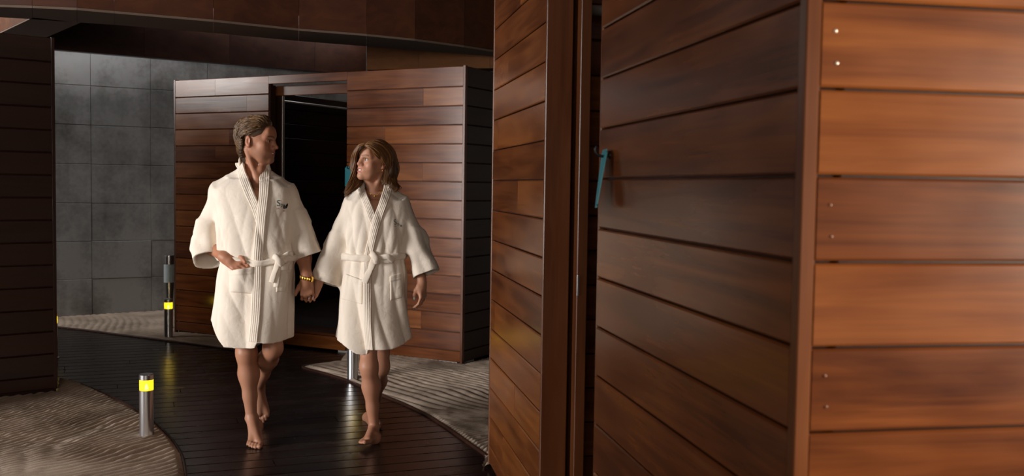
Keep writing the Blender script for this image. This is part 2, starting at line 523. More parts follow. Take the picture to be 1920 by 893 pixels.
d1 = ray(621, 343); d1[2] = 0; d1 /= np.linalg.norm(d1)
e1_ = np.array([d1[1], -d1[0], 0])
Bn = ground(917.5, 882)
Rf = ground(866, 688); Lf = ground(327.5, 626)
fd = (Lf - Rf); FLEN = float(np.linalg.norm(fd)); fd = fd / FLEN
fn = np.array([-fd[1], fd[0], 0])
El = ground(107.5, 737)
ld = (ground(0, 749) - El); ld /= np.linalg.norm(ld)
ln_ = np.array([-ld[1], ld[0], 0])
w0 = ground(107, 597); w1 = ground(310, 587)
wd = (w1 - w0)[:2]; wd /= np.linalg.norm(wd)
wang = math.atan2(wd[1], wd[0])
wn_ = np.array([wd[1], -wd[0]])
eL = G2([(114, 713), (150, 722), (200, 742), (250, 768), (290, 795), (320, 825), (340, 855), (348, 893), (347, 940)])
polyL = [(El + ln_ * .015)[:2]] + eL + [np.array([-1.55, 4.2]), np.array([-4.6, 4.2]), (El + ld * 2.0 + ln_ * .015)[:2]]
sand_bed(polyL, 'wave-raked sand bed around the near bollard beside the left cabin', .006, .050, 3, eL, amp=.0135,
         fan=lambda X, Y: X * .80 - Y * .42 + .10 * np.sin(2.6 * Y + 1.2 * X))
eR = G2([(640, 681), (600, 685), (567, 690), (608, 702), (650, 715), (713, 742), (758, 760), (799, 780), (836, 803), (877, 832), (914, 858)])
polyR = [(Rf + fd * 1.12 + fn * .012)[:2]] + eR + [(Bn + d1 * .03 - e1_ * .03)[:2], (Bn + d1 * .03 + e1_ * 1.6)[:2], np.array([1.5, 9.2]), (Rf - fn * 2.2 - fd * .03)[:2], (Rf - fd * .03 + fn * .012)[:2]]
sand_bed(polyR, 'wave-raked sand bed between the deck and the middle cabin', .0052, .037, 8, eR, amp=.0085,
         fan=lambda X, Y: np.hypot(X - .6, (Y - 5.0) * 1.1))
eB = G2([(60, 609), (109, 615), (164, 621), (223, 629), (278, 636), (308, 640), (370, 648), (432, 657), (470, 663)])
polyB = eB + [on_plane(495, 640, Rf + fn * .012, fn)[:2], (Lf + fn * .012 + fd * .02)[:2], (Lf - fn * 1.1 + fd * .02)[:2], w0[:2] + wd * 1.7 + wn_ * .01, w0[:2] - wd * 1.6 + wn_ * .01]
sand_bed(polyB, 'strip of raked sand along the foot of the concrete wall', .012, .07, 21, eB, amp=.007)

# ---- concrete wall of cast panels
w0 = ground(107, 597); w1 = ground(310, 587)
wd = (w1 - w0)[:2]; wd /= np.linalg.norm(wd)
wang = math.atan2(wd[1], wd[0])
wall_back = empty('wall_back', (w0[0], w0[1], 0), wang)
tag(wall_back, 'grey concrete wall of large cast panels behind the cabins', kind='structure')
link('core', box_mesh(-4.5, 8.5, .010, .25, -.05, 3.6), M['concrete'], wall_back)
pw = .600
pz = [-.05, .0, .40, .80, 1.20, 1.61, 2.02, 2.43, 2.84, 3.25]
for i in range(-7, 14):
    for z0, z1 in zip(pz[1:-1], pz[2:]):
        board(wall_back, 'panel', M['concrete'], pw - .005, z1 - z0 - .004, .04, (.34 + (i + .5) * pw, .02 + random.uniform(-.003, .003), (z0 + z1) / 2), 0, .003)

# ---- roof and beams
link('ceiling', box_mesh(-10, 7, -2, 17, 3.45, 3.6), M['wood_dark'])['kind'] = 'structure'


def beam(label, front, back, z0, z1, mat, cuts=1, soffit=None):
    """front/back: world xy lists of the same length; one panel per span"""
    root = empty('ceiling_beam', (front[0][0], front[0][1], z0))
    tag(root, label, kind='structure')
    o = np.array([front[0][0], front[0][1]])
    n = len(front) - 1
    for i in range(0, n, cuts):
        j = min(i + cuts, n)
        f = [np.array(p) - o for p in front[i:j + 1]]; bk = [np.array(p) - o for p in back[i:j + 1]]
        d = (f[-1] - f[0]); d = d / np.linalg.norm(d) * .002
        f[0] = f[0] + d; bk[0] = bk[0] + d
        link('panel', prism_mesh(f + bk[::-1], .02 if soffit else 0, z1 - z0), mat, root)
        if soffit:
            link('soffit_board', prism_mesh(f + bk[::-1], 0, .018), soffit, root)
    return root


ZA = 2.72
def GZ(pts, z): return [ground(x, y, z)[:2] for x, y in pts]
fA = [(-160, 4), (-40, 12), (60, 15), (144, 19), (214, 25), (400, 41), (560, 57.5), (687, 67.5), (778, 76.6), (870, 88.7), (960, 103), (1200, 134), (1500, 178)]
bA = [(-160, 25), (-40, 30), (60, 36), (144, 42), (214, 46.5), (400, 62), (560, 77), (687, 87), (778, 95), (870, 101), (960, 109), (1200, 139), (1500, 182)]
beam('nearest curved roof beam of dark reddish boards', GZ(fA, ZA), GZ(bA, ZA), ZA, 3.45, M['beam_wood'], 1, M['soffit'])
fB = [(-60, 79), (107, 93.5), (270, 107), (430, 120), (590, 133), (686, 141)]
gB = GZ(fB, ZA)
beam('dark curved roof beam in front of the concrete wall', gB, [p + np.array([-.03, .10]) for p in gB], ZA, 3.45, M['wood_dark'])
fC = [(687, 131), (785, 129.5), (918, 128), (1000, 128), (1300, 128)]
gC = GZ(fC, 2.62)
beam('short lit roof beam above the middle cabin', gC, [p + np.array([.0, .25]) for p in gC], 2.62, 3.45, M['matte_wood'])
# cross beam above the left cabin
cb = GZ([(-66, 94), (62, 33), (150, 43), (32, 94)], ZA)
root = empty('ceiling_beam', (cb[0][0], cb[0][1], ZA)); tag(root, 'cross beam running back above the left cabin', kind='structure')
o2 = cb[0]
link('panel', prism_mesh([p - o2 for p in (cb[0], cb[1], cb[2], cb[3])], .012, .7), M['wood'], root)
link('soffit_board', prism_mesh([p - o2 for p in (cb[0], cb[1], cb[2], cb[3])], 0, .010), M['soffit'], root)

# ================================================================ CABINS
ROWS = [.03, .121, .2715, .422, .5725, .723, .8735, 1.024, 1.1745, 1.325, 1.4755, 1.626, 1.7765, 1.927, 2.0775, 2.228, 2.39]
GAP = .005


def clad(root, x0, x1, yc, sign_rot, rows=ROWS, joints=None, t=.02, mat=None, name='plank', axis='x', skip=None, wob=.0):
    """rows of planks along local x (axis='x', at y=yc) or local y (axis='y', at x=yc)"""
    mat = mat or M['wood']
    for i, (z0, z1) in enumerate(zip(rows[:-1], rows[1:])):
        js = [x0] + (joints(i) if joints else []) + [x1]
        for a, b in zip(js[:-1], js[1:]):
            L = b - a - .0015
            c = (a + b) / 2
            dj = random.uniform(-.0012, .0012)
            loc = (c, yc + dj, (z0 + z1) / 2) if axis == 'x' else (yc + dj, c, (z0 + z1) / 2)
            board(root, name, mat, L, z1 - z0 - GAP, t, loc, 0 if axis == 'x' else math.pi / 2)


def part(root, name, x0, x1, y0, y1, z0, z1, mat):
    """plain bevelled-edge member, origin at its centre, its length along its longest side"""
    cx, cy, cz = (x0 + x1) / 2, (y0 + y1) / 2, (z0 + z1) / 2
    me = box_mesh(x0 - cx, x1 - cx, y0 - cy, y1 - cy, z0 - cz, z1 - cz, name)
    bm = bmesh.new(); bm.from_mesh(me)
    m = min(x1 - x0, y1 - y0, z1 - z0)
    bmesh.ops.bevel(bm, geom=bm.edges[:], offset=min(.003, m * .2), segments=1, affect='EDGES')
    bm.to_mesh(me); bm.free()
    return link(name, me, mat, root, (cx, cy, cz))


def upright(root, name, x0, x1, y0, y1, z0, z1, mat):
    """vertical board whose grain runs up: local x of the mesh is turned to world z"""
    L = z1 - z0
    me = board_mesh(L, y1 - y0, x1 - x0, .0025)   # x=L, y=thick(x), z=width(y)
    o = link(name, me, mat, root, ((x0 + x1) / 2, (y0 + y1) / 2, (z0 + z1) / 2))
    # columns: local x->z, local y->x, local z->y
    o.rotation_mode = 'QUATERNION'
    o.rotation_quaternion = Matrix(((0, 1, 0), (0, 0, 1), (1, 0, 0))).to_quaternion()
    return o


# ---- near cabin (right). frame: x runs away along its left wall, +y is outwards (to the left)
d1 = ray(621, 343); d1[2] = 0; d1 /= np.linalg.norm(d1)
nN = np.array([d1[1], -d1[0], 0])
Bn = ground(917.5, 882)
Cn = on_plane(1502, 450, Bn, nN)
near = empty('changing_cabin', (Cn[0], Cn[1], 0), math.atan2(d1[1], d1[0]))
tag(near, 'large near cabin of varnished horizontal planks with open doorway, filling the right half', 'cabin')
un = lambda x, y: float(np.dot(on_plane(x, y, Bn, nN) - Cn, d1))
u1, u2, u3 = un(1121, 450), un(1018.5, 450), un(917.5, 700)
WT = .095
# left wall, near section and far section
clad(near, .028, u1 - .0, -.010, 1)
clad(near, u2 + .003, u3 - .02, -.010, 1, joints=lambda i: [u2 + .55 + .28 * ((i * 7) % 3)] if i % 2 else [])
part(near, 'wall_core', .03, u1 - .02, -.075, -.021, .03, 2.36, M['wood_dark'])
part(near, 'wall_core', u2 + .03, u3 - .03, -.075, -.021, .03, 2.36, M['wood_dark'])
clad(near, .05, u1 - .002, -.085, 1, mat=M['wood_dark'])
clad(near, u2 + .003, u3 - .05, -.085, 1, mat=M['wood_dark'])
upright(near, 'corner_post', -.0015, .026, -.026, .0025, .03, 2.39, M['wood_trim'])
upright(near, 'corner_post', u3 - .02, u3 + .003, -.03, .002, .03, 2.39, M['wood_trim'])
upright(near, 'door_jamb', u2 - .02, u2 + .001, -WT - .004, .003, .03, 2.39, M['wood_trim'])
upright(near, 'door_jamb', u1 - .0005, u1 + .018, -WT - .004, -.003, .03, 2.39, M['wood_trim'])
# front wall (faces the entrance): along -y
clad(near, -2.6, -.0275, .010, 1, axis='y', joints=lambda i: [-1.9 + .5 * (i % 2)])
part(near, 'wall_core', .021, .08, -2.6, -.08, .03, 2.36, M['wood_dark'])
# screw heads in the front wall planks
for zc in (1.70, 1.40, 1.10):
    for yy in (-.052, -.056):
        dz = .025 if yy == -.052 else -.03
        me = lathe_mesh([(.0028, -.0006), (.0028, .0008), (.0015, .0014)], 10)
        o = link('screw_head', me, M['pale_metal'] if zc > 1.6 else M['wood_trim'], near, (-.0008, yy, zc + dz)); o.rotation_euler = (0, -math.pi / 2, 0)
# back wall, right wall
part(near, 'wall_core', u3 - .09, u3 - .03, -2.6, -.03, .03, 2.36, M['wood_dark'])
clad(near, -2.6, -.02, u3 - .1, 1, axis='y', mat=M['wood'])
part(near, 'wall_core', .03, u3, -2.66, -2.6, .03, 2.39, M['wood_dark'])
part(near, 'floor_slab', .03, u3 - .03, -2.6, -.03, .0, .03, M['wood_dark'])
part(near, 'sill', u1, u2, -WT, -.005, .0, .028, M['wood_trim'])
# sliding door parked inside the far section, with its leading edge in the doorway
dr = upright(near, 'sliding_door', u2 - .075, u2 + .80, -WT - .062, -WT - .022, .06, 2.30, M['wood_trim'])
# latch plate on the door's leading edge
lp = part(near, 'latch_plate', u2 - .0775, u2 - .0745, -WT - .030, -WT - .0225, 1.037, 1.116, M['steel'])
# light bar across the inner back wall
V, Q, T = tube(np.array([(u2 + .35, -2.5, 2.188), (u2 + .35, -1.0, 2.188), (u2 + .35, -.18, 2.188)]), .022, 12)
a = Acc(); a.add(V, Q, T); link('towel_rail', a.mesh('towel_rail'), M['pale_metal'], near)
# inner cross wall of the stall seen through the doorway
clad(near, -2.5, -WT - .07, u2 + .45, 1, axis='y', mat=M['wood'])

# ---- middle cabin. frame: x runs left along its front, +y points out to the path
Rf = ground(866, 688); Lf = ground(327.5, 626)
fd = (Lf - Rf); FLEN = float(np.linalg.norm(fd)); fd = fd / FLEN
fn = np.array([-fd[1], fd[0], 0])
far = empty('changing_cabin', (Rf[0], Rf[1], 0), math.atan2(fd[1], fd[0]))
tag(far, 'middle cabin of varnished planks behind the couple, with a dark open doorway', 'cabin')
uf = lambda x, y: float(np.dot(on_plane(x, y, Rf, fn) - Rf, fd))
v1, v2 = uf(650, 300), uf(503, 300)
FZ = .13
cr = random.Random(4)
jr = {i: [v1 * (.50 + (.0 if i % 2 else .16) * (1 if i % 4 < 2 else -1))] for i in range(16)}
jl = {i: ([v2 + (FLEN - v2) * ((.55, .22, .8, .4)[i % 4])] if i in (0, 1, 4, 8, 12, 13, 3, 7) else []) for i in range(16)}
clad(far, .02, v1, -.010, 1, joints=lambda i: jr[i] if i % 2 == 0 or i in (3, 7) else [])
clad(far, v2, FLEN - .02, -.010, 1, joints=lambda i: jl.get(15 - i, []))
part(far, 'wall_core', .03, v1 - .01, -.075, -.021, .05, 2.36, M['wood_dark'])
part(far, 'wall_core', v2 + .01, FLEN - .03, -.075, -.021, .05, 2.36, M['wood_dark'])
# top plank runs over the doorway, a second lintel sits on the inner face
board(far, 'lintel', M['wood'], v2 - v1 - .004, 2.39 - 2.315, .02, ((v1 + v2) / 2, -.010, (2.39 + 2.315) / 2))
board(far, 'lintel', M['wood'], v2 - v1 + .2, .085, .02, ((v1 + v2) / 2, -WT - .012, 2.262))
upright(far, 'corner_post', -.003, .020, -.03, .003, .02, 2.392, M['wood_trim'])
upright(far, 'corner_post', FLEN - .02, FLEN + .002, -.03, .003, .02, 2.39, M['wood_trim'])
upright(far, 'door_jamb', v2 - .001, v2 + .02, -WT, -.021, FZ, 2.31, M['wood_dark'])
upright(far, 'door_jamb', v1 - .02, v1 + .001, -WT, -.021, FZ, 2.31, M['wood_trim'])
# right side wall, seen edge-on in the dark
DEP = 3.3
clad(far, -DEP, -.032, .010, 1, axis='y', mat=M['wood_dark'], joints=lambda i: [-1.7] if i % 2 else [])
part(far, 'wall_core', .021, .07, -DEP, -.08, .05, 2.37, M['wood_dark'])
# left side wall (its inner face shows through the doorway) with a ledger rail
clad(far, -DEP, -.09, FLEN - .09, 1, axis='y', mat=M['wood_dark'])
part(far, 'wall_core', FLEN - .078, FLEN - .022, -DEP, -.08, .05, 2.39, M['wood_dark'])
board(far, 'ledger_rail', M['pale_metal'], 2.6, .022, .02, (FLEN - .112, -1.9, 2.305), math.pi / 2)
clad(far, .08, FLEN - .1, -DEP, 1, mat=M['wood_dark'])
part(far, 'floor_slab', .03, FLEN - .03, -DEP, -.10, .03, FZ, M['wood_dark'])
board(far, 'threshold', M['wood'], v2 - v1 - .004, FZ - .02, .03, ((v1 + v2) / 2, -.012, FZ / 2 + .01))
board(far, 'door_sill', M['wood_trim'], v2 - v1 + .1, .022, .30, ((v1 + v2) / 2, -.17, FZ + .011))
part(far, 'footing', .06, v1 + .1, -.3, -.022, -.05, .029, M['pale_concrete'])
# sliding door parked behind the left section, steel strip on its edge
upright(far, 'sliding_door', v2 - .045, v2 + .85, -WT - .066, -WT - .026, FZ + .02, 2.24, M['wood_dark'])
upright(far, 'door_edge_strip', v2 - .052, v2 - .0455, -WT - .062, -WT - .03, FZ + .02, 2.22, M['pale_metal'])
# panel on the inner partition
part(far, 'partition', v1 - .55, v1 + .30, -1.05, -1.0, FZ, 1.43, M['wood_dark'])
part(far, 'wall_panel', v1 - .45, v1 + .285, -.998, -.978, .98, 1.42, M['soffit'])

# ---- left cabin. frame: x runs left along its front, +y out towards the camera
El = ground(107.5, 737)
L0 = ground(0, 749)
ld = (L0 - El); ld /= np.linalg.norm(ld)
leftc = empty('changing_cabin', (El[0], El[1], 0), math.atan2(ld[1], ld[0]))
tag(leftc, 'dark cabin of planks in shadow at the left edge', 'cabin')
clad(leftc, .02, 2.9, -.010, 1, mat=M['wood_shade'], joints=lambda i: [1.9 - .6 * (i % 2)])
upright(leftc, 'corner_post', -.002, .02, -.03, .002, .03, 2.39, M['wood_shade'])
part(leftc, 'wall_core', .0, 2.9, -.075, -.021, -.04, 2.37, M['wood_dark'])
clad(leftc, .02, .36, .80, 1, axis='y', mat=M['wood_shade'])  # wing wall added out of view to shade the cabin front
upright(leftc, 'corner_post', .786, .814, .345, .37, .03, 2.39, M['wood_shade'])  # end post of the added wing wall
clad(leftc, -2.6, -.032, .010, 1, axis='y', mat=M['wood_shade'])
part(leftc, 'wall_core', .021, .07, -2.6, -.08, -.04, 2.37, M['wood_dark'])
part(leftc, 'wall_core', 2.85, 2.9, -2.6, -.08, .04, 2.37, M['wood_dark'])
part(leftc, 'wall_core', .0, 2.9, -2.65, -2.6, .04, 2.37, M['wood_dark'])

# ================================================================ BOLLARDS
def bollard(px, py, label, first=None):
    b = ground(px, py)
    if first:
        root = first.copy(); COL.objects.link(root); root.location = (b[0], b[1], .0)
        root['label'] = label
        for ch in first.children:
            c = ch.copy(); COL.objects.link(c); c.parent = root
            for g in ch.children:
                d = g.copy(); COL.objects.link(d); d.parent = c
        return root
    root = empty('bollard_light', (b[0], b[1], 0)); tag(root, label, 'lamp', 'bollard lights along the deck')
    R = .0385
    link('base_flange', lathe_mesh([(R + .012, .0), (R + .012, .008), (R + .002, .012)]), M['steel'], root)
    link('post', lathe_mesh([(R, .004), (R, .283), (R - .004, .286)], 40), M['steel'], root)
    ln = link('lens', lathe_mesh([(R - .001, .286), (R - .001, .343)], 40), M['lens'], root)
    link('bulb', lathe_mesh([(.011, .287), (.009, .302), (.003, .318)], 16), M['bulb'], root)
    link('cap', lathe_mesh([(R - .003, .343), (R + .0005, .344), (R + .0005, .371), (R - .004, .375)], 40), M['steel'], root)
    return root


b1 = bollard(275, 826, 'stainless bollard light with glowing amber ring on the near left sand')
bollard(316, 637, 'glowing amber bollard light at the far deck edge, before the concrete wall', b1)
bollard(661, 714, 'stainless bollard light standing behind the woman at the sand edge', b1)
bollard(99, 672, 'bollard light almost hidden behind the left cabin, one amber sliver showing', b1)

# stainless stand with a mirrored window behind the far bollard
sp = ground(317.5, 617)
st = empty('steel_stand', (sp[0], sp[1], 0))
tag(st, 'tall stainless cylinder stand with mirrored window, behind the far glowing bollard', 'stand')
s_ = 1867 / sp[1]
zt = 1.45 - (480 - 340) / s_
zw1, zw0 = 1.45 - (497 - 340) / s_, 1.45 - (531 - 340) / s_
r_ = 9.3 / s_
link('body', lathe_mesh([(r_ * .8, 0), (r_ * .78, .3), (r_ * .82, zw0 - .12), (r_ * .98, zw0 - .02), (r_, zw1 + .02), (r_ * 1.02, zt - .02), (r_ * .98, zt)], 32), M['steel'], st)
wm = lathe_mesh([(r_ * 1.04, zw0), (r_ * 1.04, zw1)], 32)
link('mirror_window', wm, M['mirror'], st)
link('collar', lathe_mesh([(r_ * 1.06, zt - .03), (r_ * 1.06, zt - .012)], 32), M['steel'], st)

# ================================================================ HANGING SIGNS
def sign(root_pos, rotz, label, h, w, lean, twist=(0.0, 0.0)):
    root = empty('door_tag', root_pos, rotz)      # +y away from the wall, z up, x along the wall
    tag(root, label, 'sign')
    th = .0035
    a = Acc()
    pts = np.array([(0, 0, .0), (0, .018, -.004), (0, .036, .0), (0, .044, .014), (0, .040, .026)])
    V, Q, T = tube(spline(pts, 16), .004, 8); a.add(V, Q, T)
    V, Q, T = tube(np.array([(0, -.001, .0), (0, .003, .0)]), .012, 12); a.add(V, Q, T)
    link('hook', a.mesh('hook'), M['dark_metal'], root)
    me = box_mesh(-w / 2, w / 2, -th / 2, th / 2, -h, .012)
    bm = bmesh.new(); bm.from_mesh(me)
    bmesh.ops.bevel(bm, geom=[e for e in bm.edges if abs(e.verts[0].co.y - e.verts[1].co.y) > th * .5], offset=.01, segments=3, affect='EDGES')
    bm.to_mesh(me); bm.free()
    for vtx in me.vertices:                       # the card hangs a little twisted
        a_ = twist[0] + (twist[1] - twist[0]) * (.012 - vtx.co.z) / (h + .012)
        x, y, z = vtx.co
        vtx.co = (x * math.cos(a_) - y * math.sin(a_), x * math.sin(a_) + y * math.cos(a_), z)
    o = link('card', me, M['teal'], root, (0, .016, .004)); o.rotation_euler = (lean, 0, 0)
    return root


hk = on_plane(1143, 291, Bn, nN)
ang = math.atan2(d1[1], d1[0])
sign((hk[0], hk[1], hk[2]), ang, 'teal card hanging from a hook beside the near doorway', .160, .085, math.radians(8), (math.radians(-6), math.radians(-13)))
hk2 = on_plane(657, 316, Rf, fn)
sign((hk2[0], hk2[1], hk2[2]), math.atan2(fd[1], fd[0]), "teal card on the middle cabin, half hidden by the woman's hair", .165, .085, 0.0)

# ================================================================ SDF MODELLING (bodies and robes)
class Grid:
    def __init__(s, lo, hi, h):
        s.h = h; s.lo = np.asarray(lo, np.float32)
        s.n = np.ceil((np.asarray(hi) - s.lo) / h).astype(int) + 1
        s.ax = [(s.lo[k] + h * np.arange(s.n[k])).astype(np.float32) for k in range(3)]
        s.v = np.full(s.n, .06, np.float32)

    def sl(s, lo, hi):
        r = []
        for k in range(3):
            a = int(max(0, math.floor((lo[k] - s.lo[k]) / s.h))); b = int(min(s.n[k], math.ceil((hi[k] - s.lo[k]) / s.h) + 1))
            r.append(slice(a, max(b, a)))
        return tuple(r)

    def coords(s, sl):
        return s.ax[0][sl[0]][:, None, None], s.ax[1][sl[1]][None, :, None], s.ax[2][sl[2]][None, None, :]

    def add(s, fn, lo, hi, k=.012, op='u'):
        pad = k + 3 * s.h + .004
        sl = s.sl(np.asarray(lo) - pad, np.asarray(hi) + pad)
        if any(q.stop <= q.start for q in sl): return
        X, Y, Z = s.coords(sl)
        d = fn(X, Y, Z).astype(np.float32)
        a = s.v[sl]
        d = np.broadcast_to(d, a.shape)
        if op == 'u':
            if k > 0:
                hh = np.clip(.5 + .5 * (a - d) / k, 0, 1)
                s.v[sl] = a + (d - a) * hh - k * hh * (1 - hh)
            else:
                s.v[sl] = np.minimum(a, d)
        elif op == 'sub':
            if k > 0:
                hh = np.clip(.5 - .5 * (a + d) / k, 0, 1)
                s.v[sl] = a + (-d - a) * hh + k * hh * (1 - hh)
            else:
                s.v[sl] = np.maximum(a, -d)

    # primitives -------------------------------------------------
    def cone(s, a, b, ra, rb, k=.012, op='u'):
        a = np.asarray(a, np.float32); b = np.asarray(b, np.float32)
        ba = b - a; l2 = float(ba @ ba) + 1e-12

        def fn(X, Y, Z):
            t = np.clip(((X - a[0]) * ba[0] + (Y - a[1]) * ba[1] + (Z - a[2]) * ba[2]) / l2, 0, 1)
            return np.sqrt((X - a[0] - t * ba[0]) ** 2 + (Y - a[1] - t * ba[1]) ** 2 + (Z - a[2] - t * ba[2]) ** 2) - (ra + (rb - ra) * t)
        m = max(ra, rb)
        s.add(fn, np.minimum(a, b) - m, np.maximum(a, b) + m, k, op)

    def chain(s, pts, rad, k=.010):
        for i in range(len(pts) - 1):
            s.cone(pts[i], pts[i + 1], rad[i], rad[i + 1], k)

    def ell(s, c, r, R=None, k=.012, op='u'):
        c = np.asarray(c, np.float32); r = np.asarray(r, np.float32)
        R = np.eye(3) if R is None else np.asarray(R)      # rows: local axes

        def fn(X, Y, Z):
            x, y, z = X - c[0], Y - c[1], Z - c[2]
            p = [R[i, 0] * x + R[i, 1] * y + R[i, 2] * z for i in range(3)]
            k0 = np.sqrt((p[0] / r[0]) ** 2 + (p[1] / r[1]) ** 2 + (p[2] / r[2]) ** 2)
            k1 = np.sqrt((p[0] / r[0] ** 2) ** 2 + (p[1] / r[1] ** 2) ** 2 + (p[2] / r[2] ** 2) ** 2) + 1e-6
            return k0 * (k0 - 1) / k1
        m = float(max(r))
        s.add(fn, c - m, c + m, k, op)

    def surface(s):
        """naive surface nets -> V, Q"""
        v = s.v; neg = v < 0
        n = v.shape
        c8 = [neg[i:n[0] - 1 + i, j:n[1] - 1 + j, k:n[2] - 1 + k] for i in (0, 1) for j in (0, 1) for k in (0, 1)]
        al = c8[0].copy(); an = c8[0].copy()
        for c in c8[1:]:
            al &= c; an |= c
        act = an & ~al
        I = np.argwhere(act)
        idm = np.full(act.shape, -1, np.int32); idm[tuple(I.T)] = np.arange(len(I))
        val = np.stack([v[I[:, 0] + i, I[:, 1] + j, I[:, 2] + k] for i in (0, 1) for j in (0, 1) for k in (0, 1)], 1)
        off = np.array([(i, j, k) for i in (0, 1) for j in (0, 1) for k in (0, 1)], np.float32)
        edges = [(0, 1), (2, 3), (4, 5), (6, 7), (0, 2), (1, 3), (4, 6), (5, 7), (0, 4), (1, 5), (2, 6), (3, 7)]
        acc = np.zeros((len(I), 3), np.float32); cnt = np.zeros(len(I), np.float32)
        for a, b in edges:
            va, vb = val[:, a], val[:, b]
            m = (va < 0) != (vb < 0)
            t = np.where(m, va / np.where(m, va - vb, 1), 0)[:, None]
            acc += m[:, None] * (off[a] + t * (off[b] - off[a])); cnt += m
        V = s.lo + s.h * (I + acc / np.maximum(cnt, 1)[:, None])
        Q = []
        for ax in range(3):
            sl0 = [slice(None)] * 3; sl1 = [slice(None)] * 3
            sl0[ax] = slice(0, n[ax] - 1); sl1[ax] = slice(1, n[ax])
            a, b = neg[tuple(sl0)], neg[tuple(sl1)]
            E = np.argwhere(a != b)
            o1, o2 = [(1, 2), (2, 0), (0, 1)][ax]
            ok = (E[:, o1] > 0) & (E[:, o2] > 0) & (E[:, o1] < n[o1] - 1) & (E[:, o2] < n[o2] - 1)
            E = E[ok]
            e1 = np.zeros(3, int); e1[o1] = 1; e2 = np.zeros(3, int); e2[o2] = 1
            q = np.stack([idm[tuple((E - e1 - e2).T)], idm[tuple((E - e2).T)], idm[tuple(E.T)], idm[tuple((E - e1).T)]], -1)
            fl = a[tuple(E.T)]
            q[~fl] = q[~fl][:, ::-1]
            Q.append(q)
        return V, np.vstack(Q)


def smooth_verts(V, Q, it=2, f=.5):
    E = np.vstack([Q[:, [0, 1]], Q[:, [1, 2]], Q[:, [2, 3]], Q[:, [3, 0]]])
    i = np.concatenate([E[:, 0], E[:, 1]]); j = np.concatenate([E[:, 1], E[:, 0]])
    cnt = np.bincount(i, minlength=len(V)).astype(np.float32)
    for _ in range(it):
        A = np.stack([np.bincount(i, weights=V[j, k], minlength=len(V)) for k in range(3)], 1) / cnt[:, None]
        V = V + f * (A - V)
    return V


def unit(v): v = np.asarray(v, float); return v / np.linalg.norm(v)


class Frame:
    """local (right, forward, up) -> world"""
    def __init__(s, o, fwd, up=(0, 0, 1), scale=1.0):
        s.o = np.asarray(o, float); s.s = scale
        s.y = unit(fwd); s.x = unit(np.cross(s.y, up)); s.z = np.cross(s.x, s.y)
        s.R = np.stack([s.x, s.y, s.z])
    def __call__(s, p): p = np.asarray(p, float) * s.s; return s.o + p @ s.R
    def inv(s, p): return ((np.asarray(p) - s.o) @ s.R.T) / s.s


def finger_set(g, wrist, fwd, back, thumb_side, sc, curls, spread=.10, fan_curl=None, thumb=None, rf=.0080, k=.006, tips=None):
    """palm and five fingers. back: direction of the back of the hand; thumb_side: direction towards the thumb.
    curls: for index..little a triple of bend angles (knuckle, middle, end) in radians, towards the palm"""
    y = unit(fwd); z = unit(np.asarray(back) - y * np.dot(back, y)); x = unit(np.asarray(thumb_side) - y * np.dot(thumb_side, y) - z * np.dot(thumb_side, z))
    W = np.asarray(wrist, float)
    L = lambda a, b, c: W + sc * (a * x + b * y + c * z)
    xs = [.028, .0095, -.0095, -.027]; kn = [.088, .092, .087, .078]
    seg = [(.042, .026, .021), (.047, .030, .022), (.043, .028, .021), (.034, .021, .019)]
    rr = [1.0, 1.03, .98, .86]
    # palm: metacarpal rays blended
    for i in range(4):
        g.cone(L(xs[i] * .62, .012, -.004), L(xs[i], kn[i], .0), .0145 * sc, .0115 * sc, .012 * sc)
    g.ell(L(0, .05, -.010), np.array([.034, .042, .012]) * sc, np.stack([x, y, z]), .012 * sc)
    g.ell(L(.026, .036, -.012), np.array([.015, .028, .013]) * sc, np.stack([x, y, z]), .012 * sc)
    tip = []
    for i in range(4):
        p = L(xs[i], kn[i], .0); a = 0.0
        sp = spread * (1.5 - i) / 1.5
        r = rf * sc * rr[i]
        pts = [p]; rad = [r * 1.16]
        for j in range(3):
            a += curls[i][j]
            d = unit(math.cos(a) * (y * math.cos(sp) + x * math.sin(sp)) - math.sin(a) * z)
            p = p + d * seg[i][j] * sc
            pts.append(p); rad.append(r * (1.0, .94, .78)[j])
        g.chain(pts, rad, k * sc)
        for q in pts[1:-1]:
            g.ell(q, np.full(3, r * 1.04), None, .004)
        tip.append((pts[-1], d, unit(np.cross(d, x)) if False else unit(z * math.cos(a) + y * math.sin(a))))
    th = thumb or [(.030, .022, -.006), (.050, .046, -.012), (.058, .074, -.014), (.060, .098, -.012)]
    tp = [L(*q) for q in th]
    g.chain(tp, [.0135 * sc, .0115 * sc, .0098 * sc, .0078 * sc], .010 * sc)
    d = unit(tp[-1] - tp[-2])
    tip.append((tp[-1], d, unit(z + x * .6)))
    return tip


